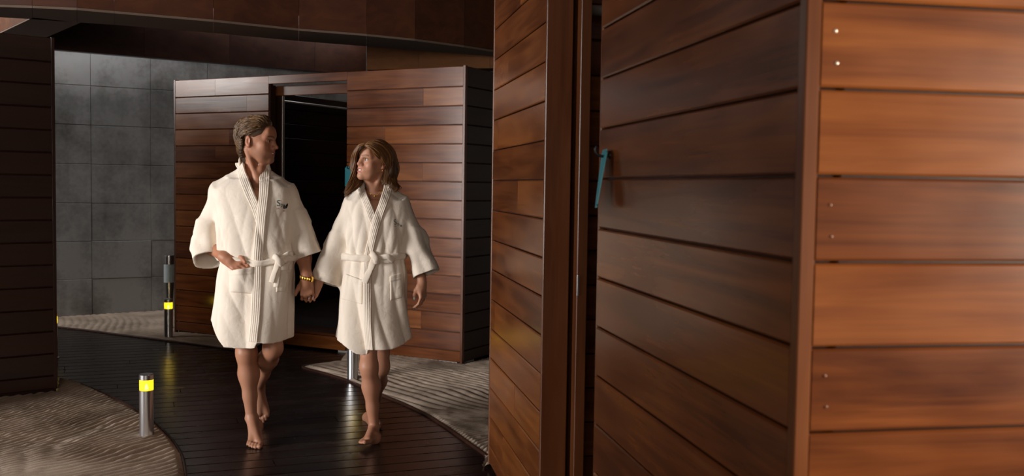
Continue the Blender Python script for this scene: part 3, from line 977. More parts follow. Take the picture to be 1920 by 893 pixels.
def foot(g, ankle, heel, ball, toe_dir, sc, in_dir, up=(0, 0, 1)):
    """heel, ball: points on the sole. in_dir: direction towards the big toe side"""
    up = np.asarray(up, float)
    A = np.asarray(ankle, float); H = np.asarray(heel, float); B = np.asarray(ball, float)
    f = unit(B - H); n = unit(up - f * np.dot(up, f)); i = unit(np.asarray(in_dir) - f * np.dot(in_dir, f) - n * np.dot(in_dir, n))
    g.ell(H + n * .030 * sc + f * .020 * sc, np.array([.030, .040, .034]) * sc, np.stack([i, f, n]), .02 * sc)
    g.cone(A, H + n * .03 * sc + f * .012 * sc, .026 * sc, .025 * sc, .02 * sc)
    g.cone(A + f * .012 * sc, B + n * .026 * sc - f * .01 * sc + i * .012 * sc, .027 * sc, .020 * sc, .02 * sc)
    g.cone(A + f * .005 * sc, B + n * .020 * sc - f * .02 * sc - i * .022 * sc, .024 * sc, .015 * sc, .02 * sc)
    g.cone(H + n * .022 * sc + f * .02 * sc, B + n * .016 * sc - i * .026 * sc, .024 * sc, .016 * sc, .02 * sc)
    g.cone(H + n * .024 * sc + f * .03 * sc, B + n * .018 * sc + i * .024 * sc, .022 * sc, .018 * sc, .02 * sc)
    td = unit(toe_dir)
    # malleoli
    g.ell(A + i * .024 * sc, np.full(3, .012 * sc), None, .012 * sc); g.ell(A - i * .024 * sc - n * .006 * sc, np.full(3, .012 * sc), None, .012 * sc)
    offs = [.030, .0105, -.005, -.0195, -.033]; lens = [.052, .050, .046, .040, .033]; rad = [.0135, .0095, .009, .0085, .008]; st = [.004, .006, .001, -.006, -.016]
    for q in range(5):
        b = B + i * offs[q] * sc + f * st[q] * sc + n * .015 * sc
        fan = unit(td + i * (offs[q] * 2.0))
        m = b + fan * lens[q] * .55 * sc + n * (.004 if q else .0) * sc
        e = b + fan * lens[q] * sc - n * (.004 if q else .001) * sc
        g.chain([b, m, e], [rad[q] * 1.1 * sc, rad[q] * .95 * sc, rad[q] * sc], .006 * sc)


def head_sdf(g, F, female=False):
    s = F.s; R = F.R
    E = lambda c, r, k=.02, op='u', RR=None: g.ell(F(c), np.array(r) * s, R if RR is None else RR, k * s, op)
    C = lambda a, b, ra, rb, k=.012, op='u': g.cone(F(a), F(b), ra * s, rb * s, k * s, op)
    E((0, -.014, .030), (.074, .096, .086), .03)
    E((0, .032, -.020), (.060, .056, .078), .03)
    E((0, .022, -.070), (.050 if not female else .046, .056, .040), .03)
    jr = .019 if not female else .016
    for q in (-1, 1):
        C((q * .050, -.002, -.050), (q * .030, .050, -.096), jr, jr, .03)
        C((q * .030, .050, -.096), (q * .010, .080, -.106), jr, .017, .025)
        E((q * .043, .060, -.030), (.022, .021, .020), .024)         # cheekbones
        C((q * .013, .089, .020), (q * .045, .068, .016), .012 if not female else .010, .011, .018)   # brow
        E((q * .030, .101, -.002), (.019, .020, .0125), .012, 'sub')  # socket
        E((q * .0305, .0755, -.003), (.0155, .0130, .0135), .006)     # lids
        E((q * .024, .079, -.070), (.016, .014, .016), .02)           # cheek pad beside a smiling mouth
        E((q * .040, .048, -.060), (.020, .028, .026), .03)           # cheek behind the mouth corner
        # ear
        er = np.stack([unit(F.x * q - F.y * .35), unit(F.y + F.x * .35 * q), F.z])
        E((q * .077, -.020, -.014), (.0075, .018, .031), .008, 'u', er)
        E((q * .084, -.013, -.012), (.0060, .010, .019), .005, 'sub', er)
        E((q * .078, -.012, -.038), (.007, .010, .010), .008)
    E((0, .078, .045), (.050, .022, .035), .03)                        # forehead
    E((0, .088, -.104), (.017, .014, .014), .018)                     # chin
    for q in (-1, 1):
        E((q * .0315, .0915, -.0035), (.0145, .0095, .0056), .002, 'sub')   # eye opening
    nl = .0 if not female else -.006
    C((0, .089, .010), (0, .112 + nl, -.030), .0085, .0095, .010)
    E((0, .1165 + nl, -.035), (.0115, .0115, .0105), .008)
    for q in (-1, 1):
        E((q * .0125, .103 + nl, -.039), (.0085, .011, .0080), .007)
        E((q * .0065, .111 + nl, -.0465), (.0036, .0055, .003), .003, 'sub')
    E((0, .082, -.022), (.016, .026, .036), .014)                      # root of the nose
    E((0, .086, -.066), (.030, .018, .018), .02)                       # mouth mound
    E((0, .088, -.062), (.006, .010, .009), .01)
    # lips, corners drawn back
    for q in (-1, 1):
        C((0, .1045, -.0625), (q * .014, .100, -.0640), .0052, .0046, .004)
        C((q * .014, .100, -.0640), (q * .026, .088, -.0610), .0046, .0028, .004)
        C((0, .1015, -.0825), (q * .013, .0985, -.0805), .0056, .0052, .004)
        C((q * .013, .0985, -.0805), (q * .026, .087, -.0650), .0048, .0026, .004)
    # slightly open smile
    for q in (-1, 1):
        C((0, .109, -.0705), (q * .013, .104, -.0700), .0050 + (.0014 if female else 0), .0048 + (.001 if female else 0), .002, 'sub')
        C((q * .013, .103, -.0700), (q * .023, .094, -.0650), .0050, .0030, .002, 'sub')


def head_colours(F, V, col, female, lip, brow, scalp=None):
    L = F.inv(V)
    x, y, z = L.T
    head = (z > -.125) & (np.abs(x) < .1) & (np.abs(y) < .14)
    ax = np.abs(x)

    def blend(w, c):
        w = (np.clip(w, 0, 1) * head)[:, None]
        return col * (1 - w) + np.asarray(c) * w
    # warm cheeks, nose tip and ears
    w = np.exp(-(((ax - .042) / .02) ** 2 + ((z + .035) / .018) ** 2)) * (y > .03) * .45
    col = blend(w, np.array([.50, .20, .13]))
    w = np.exp(-((ax / .013) ** 2 + ((z + .035) / .014) ** 2)) * (y > .095) * .4
    col = blend(w, np.array([.50, .19, .13]))
    w = (ax > .074) * (y < .01) * (y > -.05) * .5
    col = blend(w, np.array([.46, .17, .11]))
    # lips
    zc = -.0625 + ax * .03
    w = ((y > .083) & (ax < .027)) * np.maximum(np.exp(-((z - (-.0635 + .05 * np.maximum(ax - .01, 0))) / .0042) ** 4), np.exp(-((z - (-.0815 + .9 * np.maximum(ax - .012, 0))) / .0055) ** 4))
    col = blend(w * .85, lip)
    # inside of the mouth
    # brows
    bz = .017 + .006 * np.sin(np.clip((ax - .012) / .04, 0, 1) * 2.4)
    w = np.exp(-((z - bz) / (.0042 if not female else .0030)) ** 4) * (ax > .011) * (ax < .052) * (y > .045)
    col = blend(w * .9, brow)
    # lash lines round the lids
    q = np.exp(-((z - (.0052 - 14 * (ax - .0305) ** 2)) / .0022) ** 2) * (np.abs(ax - .0305) < .0165) * (y > .06)
    col = blend(q * .95, np.array([.03, .015, .01]))
    q = np.exp(-((z - (-.0095 + 10 * (ax - .0305) ** 2)) / .0018) ** 2) * (np.abs(ax - .0305) < .015) * (y > .06)
    col = blend(q * .4, np.array([.10, .04, .03]))
    if not female:   # light stubble
        w = np.exp(-((z + .095) / .035) ** 2) * (y > .0) * (y < .12) * (z < -.050) * (1 - np.exp(-((ax / .03) ** 2 + ((z + .07) / .012) ** 2)))
        col = blend(w * .38, np.array([.16, .085, .055]))
    if scalp is not None:
        col = blend(scalp(x, y, z), brow)
    return col


def eyes(F, root, gaze, iris):
    a = Acc()
    for q in (-1, 1):
        c = F(np.array([q * .0305, .0775, -.0025])); r = .0128 * F.s
        gz = unit(gaze)
        u = np.linspace(0, np.pi, 17); v = np.linspace(0, 2 * np.pi, 24, endpoint=False)
        t1 = unit(np.cross(gz, (0.1, .2, 1))); t2 = np.cross(gz, t1)
        V = c + r * (np.cos(u)[:, None, None] * gz + np.sin(u)[:, None, None] * (np.cos(v)[None, :, None] * t1 + np.sin(v)[None, :, None] * t2))
        cols = np.full((17, 24, 3), (.80, .76, .72)); cols[:5] = iris; cols[:3] = (.005, .005, .005)
        i = np.arange(16)[:, None] * 24; k = np.arange(24)[None, :]; k2 = (k + 1) % 24
        Q = np.stack([i + k, i + 24 + k, i + 24 + k2, i + k2], -1).reshape(-1, 4)
        a.V.append(V.reshape(-1, 3)); a.Q.append(Q + a.n); a.C.append(cols.reshape(-1, 3)); a.n += 17 * 24
    return link('eyes', a.mesh('eyes', True, root.location), M['eye'], root)


def teeth(F, root):
    n = 14; t = np.linspace(-1, 1, n)
    x = .0235 * t; y = .1035 - .016 * t ** 2
    V = []; Q = []
    for k, (dz, dy) in enumerate(((.0050, 0), (-.0065, -.0004), (-.0065, -.006), (.0050, -.006))):
        V.append(np.stack([x, y + dy, -.0695 + .006 * t ** 2 + dz * (1 - .55 * t ** 2)], -1))
    V = F(np.vstack(V))
    for k in range(4):
        for i in range(n - 1):
            Q.append((k * n + i, k * n + i + 1, ((k + 1) % 4) * n + i + 1, ((k + 1) % 4) * n + i))
    return link('teeth', mesh_np('teeth', V - np.array(root.location), np.array(Q), True), M['white_enamel'], root)


# ---------------------------------------------------------------- robes
class Robe:
    """torso loft + two sleeves. rows: (py, left px, right px, half depth, centre Y)"""
    def __init__(s, rows, sleeves, neck, h=.0046, th=.011, folds=None, seed=0, lo=None, hi=None):
        s.th = th
        rz, rx, ra, rb, ry = [], [], [], [], []
        for py, xl, xr, b, Y in rows:
            p, q = P(xl, py, Y), P(xr, py, Y)
            rz.append((p[2] + q[2]) / 2); rx.append((p[0] + q[0]) / 2); ra.append((q[0] - p[0]) / 2); rb.append(b); ry.append(Y)
        o = np.argsort(rz)
        s.rows = [np.array(v, np.float32)[o] for v in (rz, rx, ra, rb, ry)]
        s.folds = folds
        s.sleeves = sleeves; s.neck = neck
        s.outer = Grid(lo, hi, h); s.inner = Grid(lo, hi, h)
        s._fill(s.outer, 0.0, 0.0)
        s._fill(s.inner, th, .06)

    def interp(s, Z):
        z = s.rows[0]
        zz = np.clip(Z, z[0], z[-1])
        sh = zz.shape
        zf = zz.ravel()
        # smooth (cubic) interpolation along z through the rows
        k = np.clip(np.searchsorted(z, zf) - 1, 0, len(z) - 2)
        t = (zf - z[k]) / (z[k + 1] - z[k])
        out = []
        for v in s.rows[1:]:
            m = np.gradient(v, z)
            h_ = z[k + 1] - z[k]
            r = (2 * t ** 3 - 3 * t ** 2 + 1) * v[k] + (t ** 3 - 2 * t ** 2 + t) * h_ * m[k] + (-2 * t ** 3 + 3 * t ** 2) * v[k + 1] + (t ** 3 - t ** 2) * h_ * m[k + 1]
            out.append(r.reshape(sh).astype(np.float32))
        return out

    def _fill(s, g, th, ext):
        z = s.rows[0]

        def torso(X, Y, Z):
            cx, a, b, cy = s.interp(Z)
            x = X - cx; y = Y - cy
            k0 = (np.abs(x / (a - th)) ** 2.5 + np.abs(y / (b - th)) ** 2.5) ** .4 + 1e-5
            d = np.sqrt(x * x + y * y) * (1 - 1 / k0)
            if s.folds is not None:
                d = d + s.folds(np.arctan2(x / a, -y / b), Z, X, Y)
            d = np.maximum(d, Z - (z[-1] - th))
            return np.maximum(d, z[0] - ext - Z)
        m = 1.25 * float(max(s.rows[2].max(), s.rows[3].max()))
        cxm, cym = float(s.rows[1].mean()), float(s.rows[4].mean())
        g.add(torso, (cxm - m, cym - m, z[0] - ext), (cxm + m, cym + m, z[-1]), .0)
        for (a, b, ra, rb, k) in s.neck:
            g.cone(a, b, ra - th, rb - th, k)
        for sv in s.sleeves:
            s._sleeve(g, sv, th, ext)

    def _sleeve(s, g, sv, th, ext):
        pts = sv['pts']                                     # (n,3) axis
        u = unit(sv['u']); rad = sv['rad']                  # [(a,b)]
        n = len(pts)
        for i in range(n - 1):
            p0, p1 = np.asarray(pts[i], float), np.asarray(pts[i + 1], float)
            L = np.linalg.norm(p1 - p0); t_ = (p1 - p0) / L
            uu = unit(u - t_ * np.dot(u, t_)); vv = np.cross(t_, uu)
            last = i == n - 2
            e1 = ext if last else .03
            e0 = .03
            (a0, b0), (a1, b1) = rad[i], rad[i + 1]
            seed = sv.get('seed', 0)
            amp = sv.get('amp', .006)
            l0 = sum(np.linalg.norm(np.asarray(pts[j + 1]) - np.asarray(pts[j])) for j in range(i))

            def fn(X, Y, Z):
                x, y, zz = X - p0[0], Y - p0[1], Z - p0[2]
                t = x * t_[0] + y * t_[1] + zz * t_[2]
                pu = x * uu[0] + y * uu[1] + zz * uu[2]; pv = x * vv[0] + y * vv[1] + zz * vv[2]
                q = np.clip(t / L, -.2, 1.25)
                a = a0 + (a1 - a0) * q - th; b = b0 + (b1 - b0) * q - th
                k0 = (np.abs(pu / a) ** 2.3 + np.abs(pv / b) ** 2.3) ** (1 / 2.3) + 1e-5
                d = np.sqrt(pu * pu + pv * pv) * (1 - 1 / k0)
                an = np.arctan2(pv / b, pu / a)
                lt = t + l0
                w = np.clip((lt - .05) / .1, 0, 1)
                d = d + w * amp * (np.sin(2.0 * an + 30 * lt + seed) * .7 + np.sin(3 * an - 19 * lt + 2 * seed) * .5 + .45 * np.sin(5 * an + 8 * lt + seed * 3))
                # hem band of the cuff, with its rows of stitching
                if last:
                    c = L - t
                    d = d - np.where((c > 0) & (c < .06), .002 + .0012 * np.sin(c * 2 * np.pi / .0115), 0) * (1 if th == 0 else 0)
                d = np.maximum(d, -e0 - t)
                return np.maximum(d, t - L - e1)
            mm = max(a0, a1, b0, b1) + .02
            g.add(fn, np.minimum(p0, p1) - mm, np.maximum(p0, p1) + mm, .035 if th == 0 else .035)

    def depth_map(s):
        g = s.outer; v = g.v
        neg = v < 0
        has = neg.any(1); iy = neg.argmax(1)
        i, k = np.meshgrid(np.arange(v.shape[0]), np.arange(v.shape[2]), indexing='ij')
        j0 = np.clip(iy - 1, 0, None)
        a, b = v[i, j0, k], v[i, iy, k]
        t = np.where((a - b) != 0, a / np.where(a - b == 0, 1, a - b), 0)
        y = g.ax[1][j0] + t * g.h
        y = np.where(has, y, np.nan)
        # grow into the gaps
        for _ in range(14):
            bad = np.isnan(y)
            if not bad.any(): break
            st = np.stack([np.roll(y, 1, 0), np.roll(y, -1, 0), np.roll(y, 1, 1), np.roll(y, -1, 1)])
            with np.errstate(all='ignore'):
                import warnings
                with warnings.catch_warnings():
                    warnings.simplefilter('ignore'); f = np.nanmean(st, 0)
            y = np.where(bad, f, y)
        s.ymap = np.where(np.isnan(y), float(s.rows[4].mean()), y)

    def yf(s, x, z):
        g = s.outer
        fx = np.clip((np.asarray(x) - g.lo[0]) / g.h, 0, g.n[0] - 1.001); fz = np.clip((np.asarray(z) - g.lo[2]) / g.h, 0, g.n[2] - 1.001)
        i = fx.astype(int); k = fz.astype(int); u = fx - i; w = fz - k
        m = s.ymap
        return (m[i, k] * (1 - u) + m[i + 1, k] * u) * (1 - w) + (m[i, k + 1] * (1 - u) + m[i + 1, k + 1] * u) * w

    def front(s, pxs, it=3, off=0.0):
        """photo points on the front of the robe -> world points lying on its cloth"""
        out = []
        for px, py in pxs:
            Y = float(s.rows[4].mean()) - .12
            for _ in range(it):
                p = P(px, py, Y); Y = float(s.yf(p[0], p[2])) - off
            out.append(P(px, py, Y))
        return np.array(out)

    def drape(s, C, W, off, prof, n_across=13, closed_edge=True):
        """strip along centre line C (n,3) with half width W (n,) laid on the cloth; prof(v)->extra height"""
        C = np.asarray(C, float); n = len(C)
        t = np.gradient(C[:, [0, 2]], axis=0); t /= np.linalg.norm(t, axis=1)[:, None] + 1e-9
        nr = np.stack([t[:, 1], -t[:, 0]], -1)
        v = np.linspace(-1, 1, n_across)
        x = C[:, 0][:, None] + nr[:, 0][:, None] * v * W[:, None]
        z = C[:, 2][:, None] + nr[:, 1][:, None] * v * W[:, None]
        return s.sheet(x, z, off + prof(v)[None, :] + 0 * x)

    def sheet(s, x, z, hgt, back=.004):
        """grid (n,m) in x,z raised by hgt above the cloth; closed with a rim and a back"""
        n, m = x.shape
        y0 = s.yf(x, z)
        # soften the drape a little
        for _ in range(2):
            y1 = y0.copy(); y1[1:-1] = .25 * y0[:-2] + .5 * y0[1:-1] + .25 * y0[2:]
            y0 = y1
        Vf = np.stack([x, y0 - hgt, z], -1).reshape(-1, 3); Vb = np.stack([x, y0 + back, z], -1).reshape(-1, 3)
        idx = np.arange(n * m).reshape(n, m)
        q = np.stack([idx[:-1, :-1], idx[1:, :-1], idx[1:, 1:], idx[:-1, 1:]], -1).reshape(-1, 4)
        ring = np.concatenate([idx[0, :], idx[1:, -1], idx[-1, -2::-1], idx[-2:0:-1, 0]])
        r2 = np.roll(ring, -1)
        side = np.stack([ring, r2, r2 + n * m, ring + n * m], -1)
        return np.vstack([Vf, Vb]), np.vstack([q, q[:, ::-1] + n * m, side])

    def finish(s, cuts, hem):
        """hollow, cut the neckline and the hem"""
        g = s.outer
        cut = Grid.__new__(Grid); cut.__dict__.update(g.__dict__); cut.v = np.maximum(g.v, -s.inner.v)
        X, Y, Z = g.coords((slice(None),) * 3)
        hz = np.interp(g.ax[0], hem[0], hem[1]).astype(np.float32)[:, None, None]
        # only the skirt is trimmed
        z_lo = np.maximum(hz - Z, -9)
        sk = (np.abs(X - float(s.rows[1][0])) < float(s.rows[2].max()) * 1.35)
        cut.v = np.where(sk, np.maximum(cut.v, z_lo), cut.v)
        for c in cuts:
            c(cut)
        V, Q = cut.surface()
        V = smooth_verts(V, Q, 2, .5)
        return V, Q


def text_on(robe, root, items, mats, org=None):
    """flat embroidery laid on the cloth. items: ('text', str, px, py, height_px, tilt) or ('poly', [(px,py)...])"""
    for it, mat in zip(items, mats):
        if it[0] == 'text':
            cu = bpy.data.curves.new('lettering', 'FONT'); cu.body = it[1]; cu.size = 1.0; cu.resolution_u = 4
            ob = bpy.data.objects.new('lettering', cu); COL.objects.link(ob)
            dg = bpy.context.evaluated_depsgraph_get(); dg.update()
            me = bpy.data.meshes.new_from_object(ob.evaluated_get(dg))
            bpy.data.objects.remove(ob)
            ca, sa = math.cos(it[5]), math.sin(it[5])
            co = np.array([v.co[:2] for v in me.vertices]) * it[4] / .70
            pts = [(it[2] + x * ca * it[6] - y * sa * -1, it[3] - y * ca + x * sa) for x, y in co]
            W = robe.front(pts, 3, .0022)
            for v, w in zip(me.vertices, W):
                v.co = Vector(w) - Vector(org)
            link('logo_lettering', me, mat, root)
        else:
            W = robe.front(it[1], 3, .0022) - np.array(org)
            me = bpy.data.meshes.new('logo_leaf'); me.from_pydata([tuple(w) for w in W], [], [tuple(range(len(W)))])
            link('logo_leaf', me, mat, root)


def hair_strands(acc, guides, n, rad, jit, seed, cols, pts=22, sides=5, wave=.007):
    """guides: list of control polylines (same length); strands blend neighbouring guides"""
    r = np.random.default_rng(seed)
    G = np.array([np.asarray(g, float) for g in guides])
    for _ in range(n):
        u = r.random() * (len(G) - 1); i = int(u); t = u - i
        c = G[i] * (1 - t) + G[min(i + 1, len(G) - 1)] * t
        off = r.normal(0, jit, 3)
        k = len(c)
        wob = r.normal(0, jit * .45, (k, 3)); wob[0] *= .3
        p = spline(c + off * np.linspace(.35, 1, k)[:, None] + wob, pts)
        s_ = np.linspace(0, 1, pts)
        fa = 2 * np.pi * 2.1 * s_ + 5.0 * round(u * 2.2) + r.normal(0, .25)
        p = p + (wave * s_ ** 1.3)[:, None] * np.stack([np.sin(fa), .8 * np.cos(fa), .25 * np.sin(fa + 1)], -1)
        rr = rad * (.55 + .7 * r.random()) * np.clip(np.minimum((s_ + .08) * 6, (1.04 - s_) * 3.0), .12, 1)
        V, Q, T = tube(p, rr, sides)
        c0 = np.asarray(cols[0]); c1 = np.asarray(cols[1])
        w = np.clip(r.normal(.45, .3), 0, 1)
        cc = c0 * (1 - w) + c1 * w
        acc.add(V, Q, T, cc)

# ================================================================ PEOPLE
def arr(*pp): return np.array([P(*p) for p in pp])


def crease(x):
    return 1 - 2 * np.abs(np.sin(x * .5)) ** .8


def collar_prof(v):
    """five stitched ridges across the band"""
    return .0045 * (1 - np.abs(v) ** 8) + .0016 * np.cos(v * 5 * np.pi)


def belt_ring(robe, root, zc_px, w, off, name='belt'):
    """flat band right round the waist; zc_px: photo points along the visible front"""
    C = robe.front(zc_px, 3, 0)
    zfun = lambda x: np.interp(x, C[:, 0], C[:, 2])
    n = 96; prof = [(-1, .0), (-.9, off), (-.3, off * 1.15), (.3, off * 1.15), (.9, off), (1, .0)]
    th = np.linspace(-np.pi, np.pi, n, endpoint=False)
    V = []
    for v, o in prof:
        # walk outwards along rays from the waist axis until the cloth is left
        for t in th:
            pass
    cx, a, b, cy = [float(q) for q in robe.interp(np.array([C[:, 2].mean()], np.float32))]
    rows = []
    for v, o in prof:
        row = []
        for t in th:
            dx, dy = math.sin(t), -math.cos(t)
            x0 = cx + a * dx
            z = zfun(x0) + v * w
            # radial cloth distance from the grid
            g = robe.outer
            rr = np.linspace(.04, .30, 105)
            X = cx + rr * dx; Y = cy + rr * dy
            i = np.clip(np.rint((X - g.lo[0]) / g.h).astype(int), 0, g.n[0] - 1); j = np.clip(np.rint((Y - g.lo[1]) / g.h).astype(int), 0, g.n[1] - 1)
            k = int(np.clip(round((z - g.lo[2]) / g.h), 0, g.n[2] - 1))
            val = g.v[i, j, k]
            hit = np.argmax(val > 0)
            hit = max(hit, 1)
            v0, v1 = val[hit - 1], val[hit]
            r = rr[hit - 1] + (rr[1] - rr[0]) * (-v0) / (v1 - v0 + 1e-9)
            row.append((r, dx, dy, z, o))
        R = np.array([q[0] for q in row])
        lim = 1.18 / np.sqrt((np.sin(th) / a) ** 2 + (np.cos(th) / b) ** 2)
        R = np.minimum(R, lim)
        for _ in range(3): R = .25 * np.roll(R, 1) + .5 * R + .25 * np.roll(R, -1)
        rows.append(np.array([(cx + (r + q[4]) * q[1], cy + (r + q[4]) * q[2], q[3]) for r, q in zip(R, row)]))
    V = np.vstack(rows); m = len(prof); Q = []
    for i in range(m - 1):
        k = np.arange(n); k2 = (k + 1) % n
        Q.append(np.stack([i * n + k, i * n + k2, (i + 1) * n + k2, (i + 1) * n + k], -1))
    inner = V.copy(); ctr = np.array([cx, cy, 0])
    return V, np.vstack(Q)


def strap(acc, path, w, th, up, n=26):
    p = spline(path, n)
    V, Q, T = tube(p, w, 12, (up, th / w))
    acc.add(V, Q, T)


def wedge_cut(apex, left, right, ymax):
    """open the robe between the two lapels, front only. points are world (x,z) pairs from top to bottom"""
    zl, xl = np.array([p[1] for p in left])[::-1], np.array([p[0] for p in left])[::-1]
    zr, xr = np.array([p[1] for p in right])[::-1], np.array([p[0] for p in right])[::-1]

    def fn(g):
        X, Y, Z = g.coords((slice(None),) * 3)
        l = np.interp(g.ax[2], zl, xl).astype(np.float32)[None, None, :]; r = np.interp(g.ax[2], zr, xr).astype(np.float32)[None, None, :]
        d = np.maximum(l - X, X - r) * .9
        d = np.maximum(d, Y - ymax)
        d = np.maximum(d, apex - Z)
        g.v = np.maximum(g.v, -d)
    return fn


def neck_cut(c, r, ztop):
    def fn(g):
        X, Y, Z = g.coords((slice(None),) * 3)
        d = np.sqrt((X - c[0]) ** 2 + (Y - c[1]) ** 2) - r
        d = np.maximum(d, c[2] - Z)
        g.v = np.maximum(g.v, -d)
        m = (np.abs(X - c[0]) < .14)
        g.v = np.where(m, np.maximum(g.v, Z - ztop - .10 * np.clip(Y - c[1], 0, .3)), g.v)
    return fn


def xz(pts, Y):
    return [(P(x, y, Y)[0], P(x, y, Y)[2]) for x, y in pts]


def finish_body(g, root, colour):
    V, Q = g.surface()
    V = smooth_verts(V, Q, 1, .4)
    col = colour(V)
    return link('body', mesh_np('body', V - np.array(root.location), Q, True, col), M['skin'], root)


def pocket(robe, root, quad, bulge=None, hgt=.006, name='pocket'):
    """quad: photo corners TL, TR, BR, BL"""
    n, m = 26, 22
    tl, tr, br, bl = [np.array(q, float) for q in quad]
    u = np.linspace(0, 1, m); v = np.linspace(0, 1, n)
    px = (tl[None, None] * (1 - u)[None, :, None] + tr[None, None] * u[None, :, None]) * (1 - v)[:, None, None] + (bl[None, None] * (1 - u)[None, :, None] + br[None, None] * u[None, :, None]) * v[:, None, None]
    W = robe.front(px.reshape(-1, 2), 3, 0).reshape(n, m, 3)
    U, Vv = np.meshgrid(u, v)
    edge = np.minimum(np.minimum(U, 1 - U) * 8, (1 - Vv) * 8); edge = np.clip(edge, 0, 1) ** .5
    hg = hgt * (.25 + .75 * edge)
    hg = hg + .0035 * (Vv < .22) + .0010 * np.sin(Vv * 2 * np.pi * 16) * (Vv < .22)      # stitched hem at the opening
    if bulge is not None:
        hg = hg + bulge(U, Vv) * np.clip(edge * 1.4, 0, 1)
    Vt, Q = robe.sheet(W[:, :, 0], W[:, :, 2], hg, .003)
    return link(name, mesh_np(name, Vt - np.array(root.location), Q, True), M['robe'], root)


HV = .0034     # body voxel
# ---------------------------------------------------------------- the man
man_base = ground(478, 826)
man = empty('person', (man_base[0], man_base[1], 0))
tag(man, 'barefoot man with swept-back hair in a cream bathrobe, one hand in its pocket', 'person')
MO = np.array(man.location)


def man_folds(th, Z, X, Y):
    zb = P(480, 495, 5.56)[2]
    up = np.clip((Z - zb) / .42, 0, 1); dn = np.clip((zb - Z) / .42, 0, 1)
    f = np.zeros(np.broadcast(th, Z).shape, np.float32)
    A = np.clip((Z - zb) / .02, 0, 1)
    w1 = np.sin(7 * th + 3 * up) * .5 + .5
    f = f + A * (.0065 * crease(11 * th + 6 * up + .6) * (1 - .55 * up) + .0045 * crease(19 * th - 9 * up + 1) * (1 - up) * w1)
    f = f + A * .0055 * crease(30 * (Z - zb) + 12 * np.abs(th)) * np.exp(-((np.abs(th) - 1.0) / .4) ** 2) * np.clip(1 - up * 1.2, 0, 1)
    f = f + A * .006 * crease(16 * (Z - zb) - 7 * np.abs(th) + 1.5) * np.exp(-((np.abs(th) - .75) / .35) ** 2) * np.clip(up * 2 - .5, 0, 1)
    B = 1 - A
    f = f + B * (.005 * crease(15 * th + 1.0) * (1 - dn) ** 2 + (.011 * np.sin(5 * th + .6 + 1.2 * dn) + .006 * crease(9 * th + 2 - 3 * dn)) * dn ** .8)
    f = f + B * .0045 * crease(34 * (Z - zb) + 60 * (X - P(445, 560, 5.5)[0])) * np.exp(-((X - P(448, 560, 5.5)[0]) / .07) ** 2) * np.clip(dn * 4, 0, 1) * np.clip(1.6 - dn * 1.4, 0, 1)
    return f


YM = 5.56
mrows = [(336, 430, 526, .080), (350, 410, 545, .105), (400, 407, 549, .128), (450, 410, 549, .132), (478, 412, 550, .125), (495, 414, 549, .116), (514, 410, 550, .128), (560, 404, 548, .152), (605, 397, 545, .172), (668, 393, 541, .190)]
mrows = [(a, b, c, d, YM) for a, b, c, d in mrows]
mslv = [dict(pts=arr((416, 364, 5.58), (392, 425, 5.63), (387, 460, 5.63), (391, 489, 5.58)), u=(1, 0, .1), rad=[(.058, .075), (.064, .085), (.072, .092), (.083, .098)], seed=1.0, amp=.0065),
        dict(pts=arr((536, 362, 5.58), (556, 412, 5.62), (580, 479, 5.62)), u=(1, 0, .3), rad=[(.056, .075), (.062, .085), (.075, .092)], seed=4.2, amp=.005)]
mneck = [(P(455, 331, 5.58), P(411, 358, 5.58), .050, .056, .04), (P(500, 334, 5.58), P(534, 360, 5.58), .050, .054, .04),
         (P(475, 345, 5.575), P(475, 318, 5.585), .080, .073, .03)]
mlo = P(345, 690, 5.25); mhi = P(618, 285, 5.62)
mlo = np.array([P(350, 500, 5.6)[0], 5.28, P(480, 672, 5.5)[2]]); mhi = np.array([P(612, 480, 5.6)[0], 5.84, P(480, 288, 5.56)[2]])
mr = Robe(mrows, mslv, mneck, folds=man_folds, lo=mlo, hi=mhi)
mr.depth_map()
yn = 5.585
zc = lambda y, Y=5.50: P(480, y, Y)[2]
cuts = [wedge_cut(zc(398), xz([(452, 295), (457, 325), (468, 358), (486, 398)], 5.48), xz([(494, 295), (492, 330), (489, 365), (487, 398)], 5.48), yn - .02),
        neck_cut((P(474, 320, yn)[0], yn, zc(345)), .062, P(474, 304, yn)[2])]
hx = [(385, 602), (397, 604), (412, 632), (426, 648), (460, 651), (484, 650), (488, 640), (515, 643), (538, 640), (560, 640)]
hem = (np.array([P(x, y, 5.45)[0] for x, y in hx]), np.array([P(x, y, 5.45)[2] for x, y in hx]))
V, Q = mr.finish(cuts, hem)
mrobe = link('robe', mesh_np('robe', V - MO, Q, True), M['robe'], man)
# lapels: the one underneath first, then the crossing one that runs on to the hem
def lapel(rb, root, pts, wpx, off, name):
    C = spline(rb.front(spline(pts, 60), 3, 0), 110)
    W = np.full(len(C), wpx)
    Vt, Qt = rb.drape(C, W, off, collar_prof, 21)
    return link(name, mesh_np(name, Vt - np.array(root.location), Qt, True), M['robe'], root)
lapel(mr, man, [(449, 305), (452, 318), (459, 340), (470, 367), (480, 390), (487, 412), (492, 430)], .024, .004, 'lapel')
lapel(mr, man, [(496, 304), (497.5, 318), (497, 340), (495, 370), (491, 405), (488, 440), (485, 475), (484.5, 488)], .0265, .009, 'lapel')
lapel(mr, man, [(483, 500), (483, 510), (482, 545), (480, 590), (477, 620), (475, 641)], .0265, .009, 'front_band')
# back of the collar
a = Acc()
for wz in (0,):
    cp = arr((449, 305, 5.535), (452, 301, 5.60), (474, 298, 5.655), (495, 301, 5.60), (497, 304, 5.535))
    V_, Q_, T_ = tube(spline(cp, 30), .022, 12, ((0, 0, 1), .28)); a.add(V_, Q_, T_)
link('collar', a.mesh('collar', True, MO), M['robe'], man)
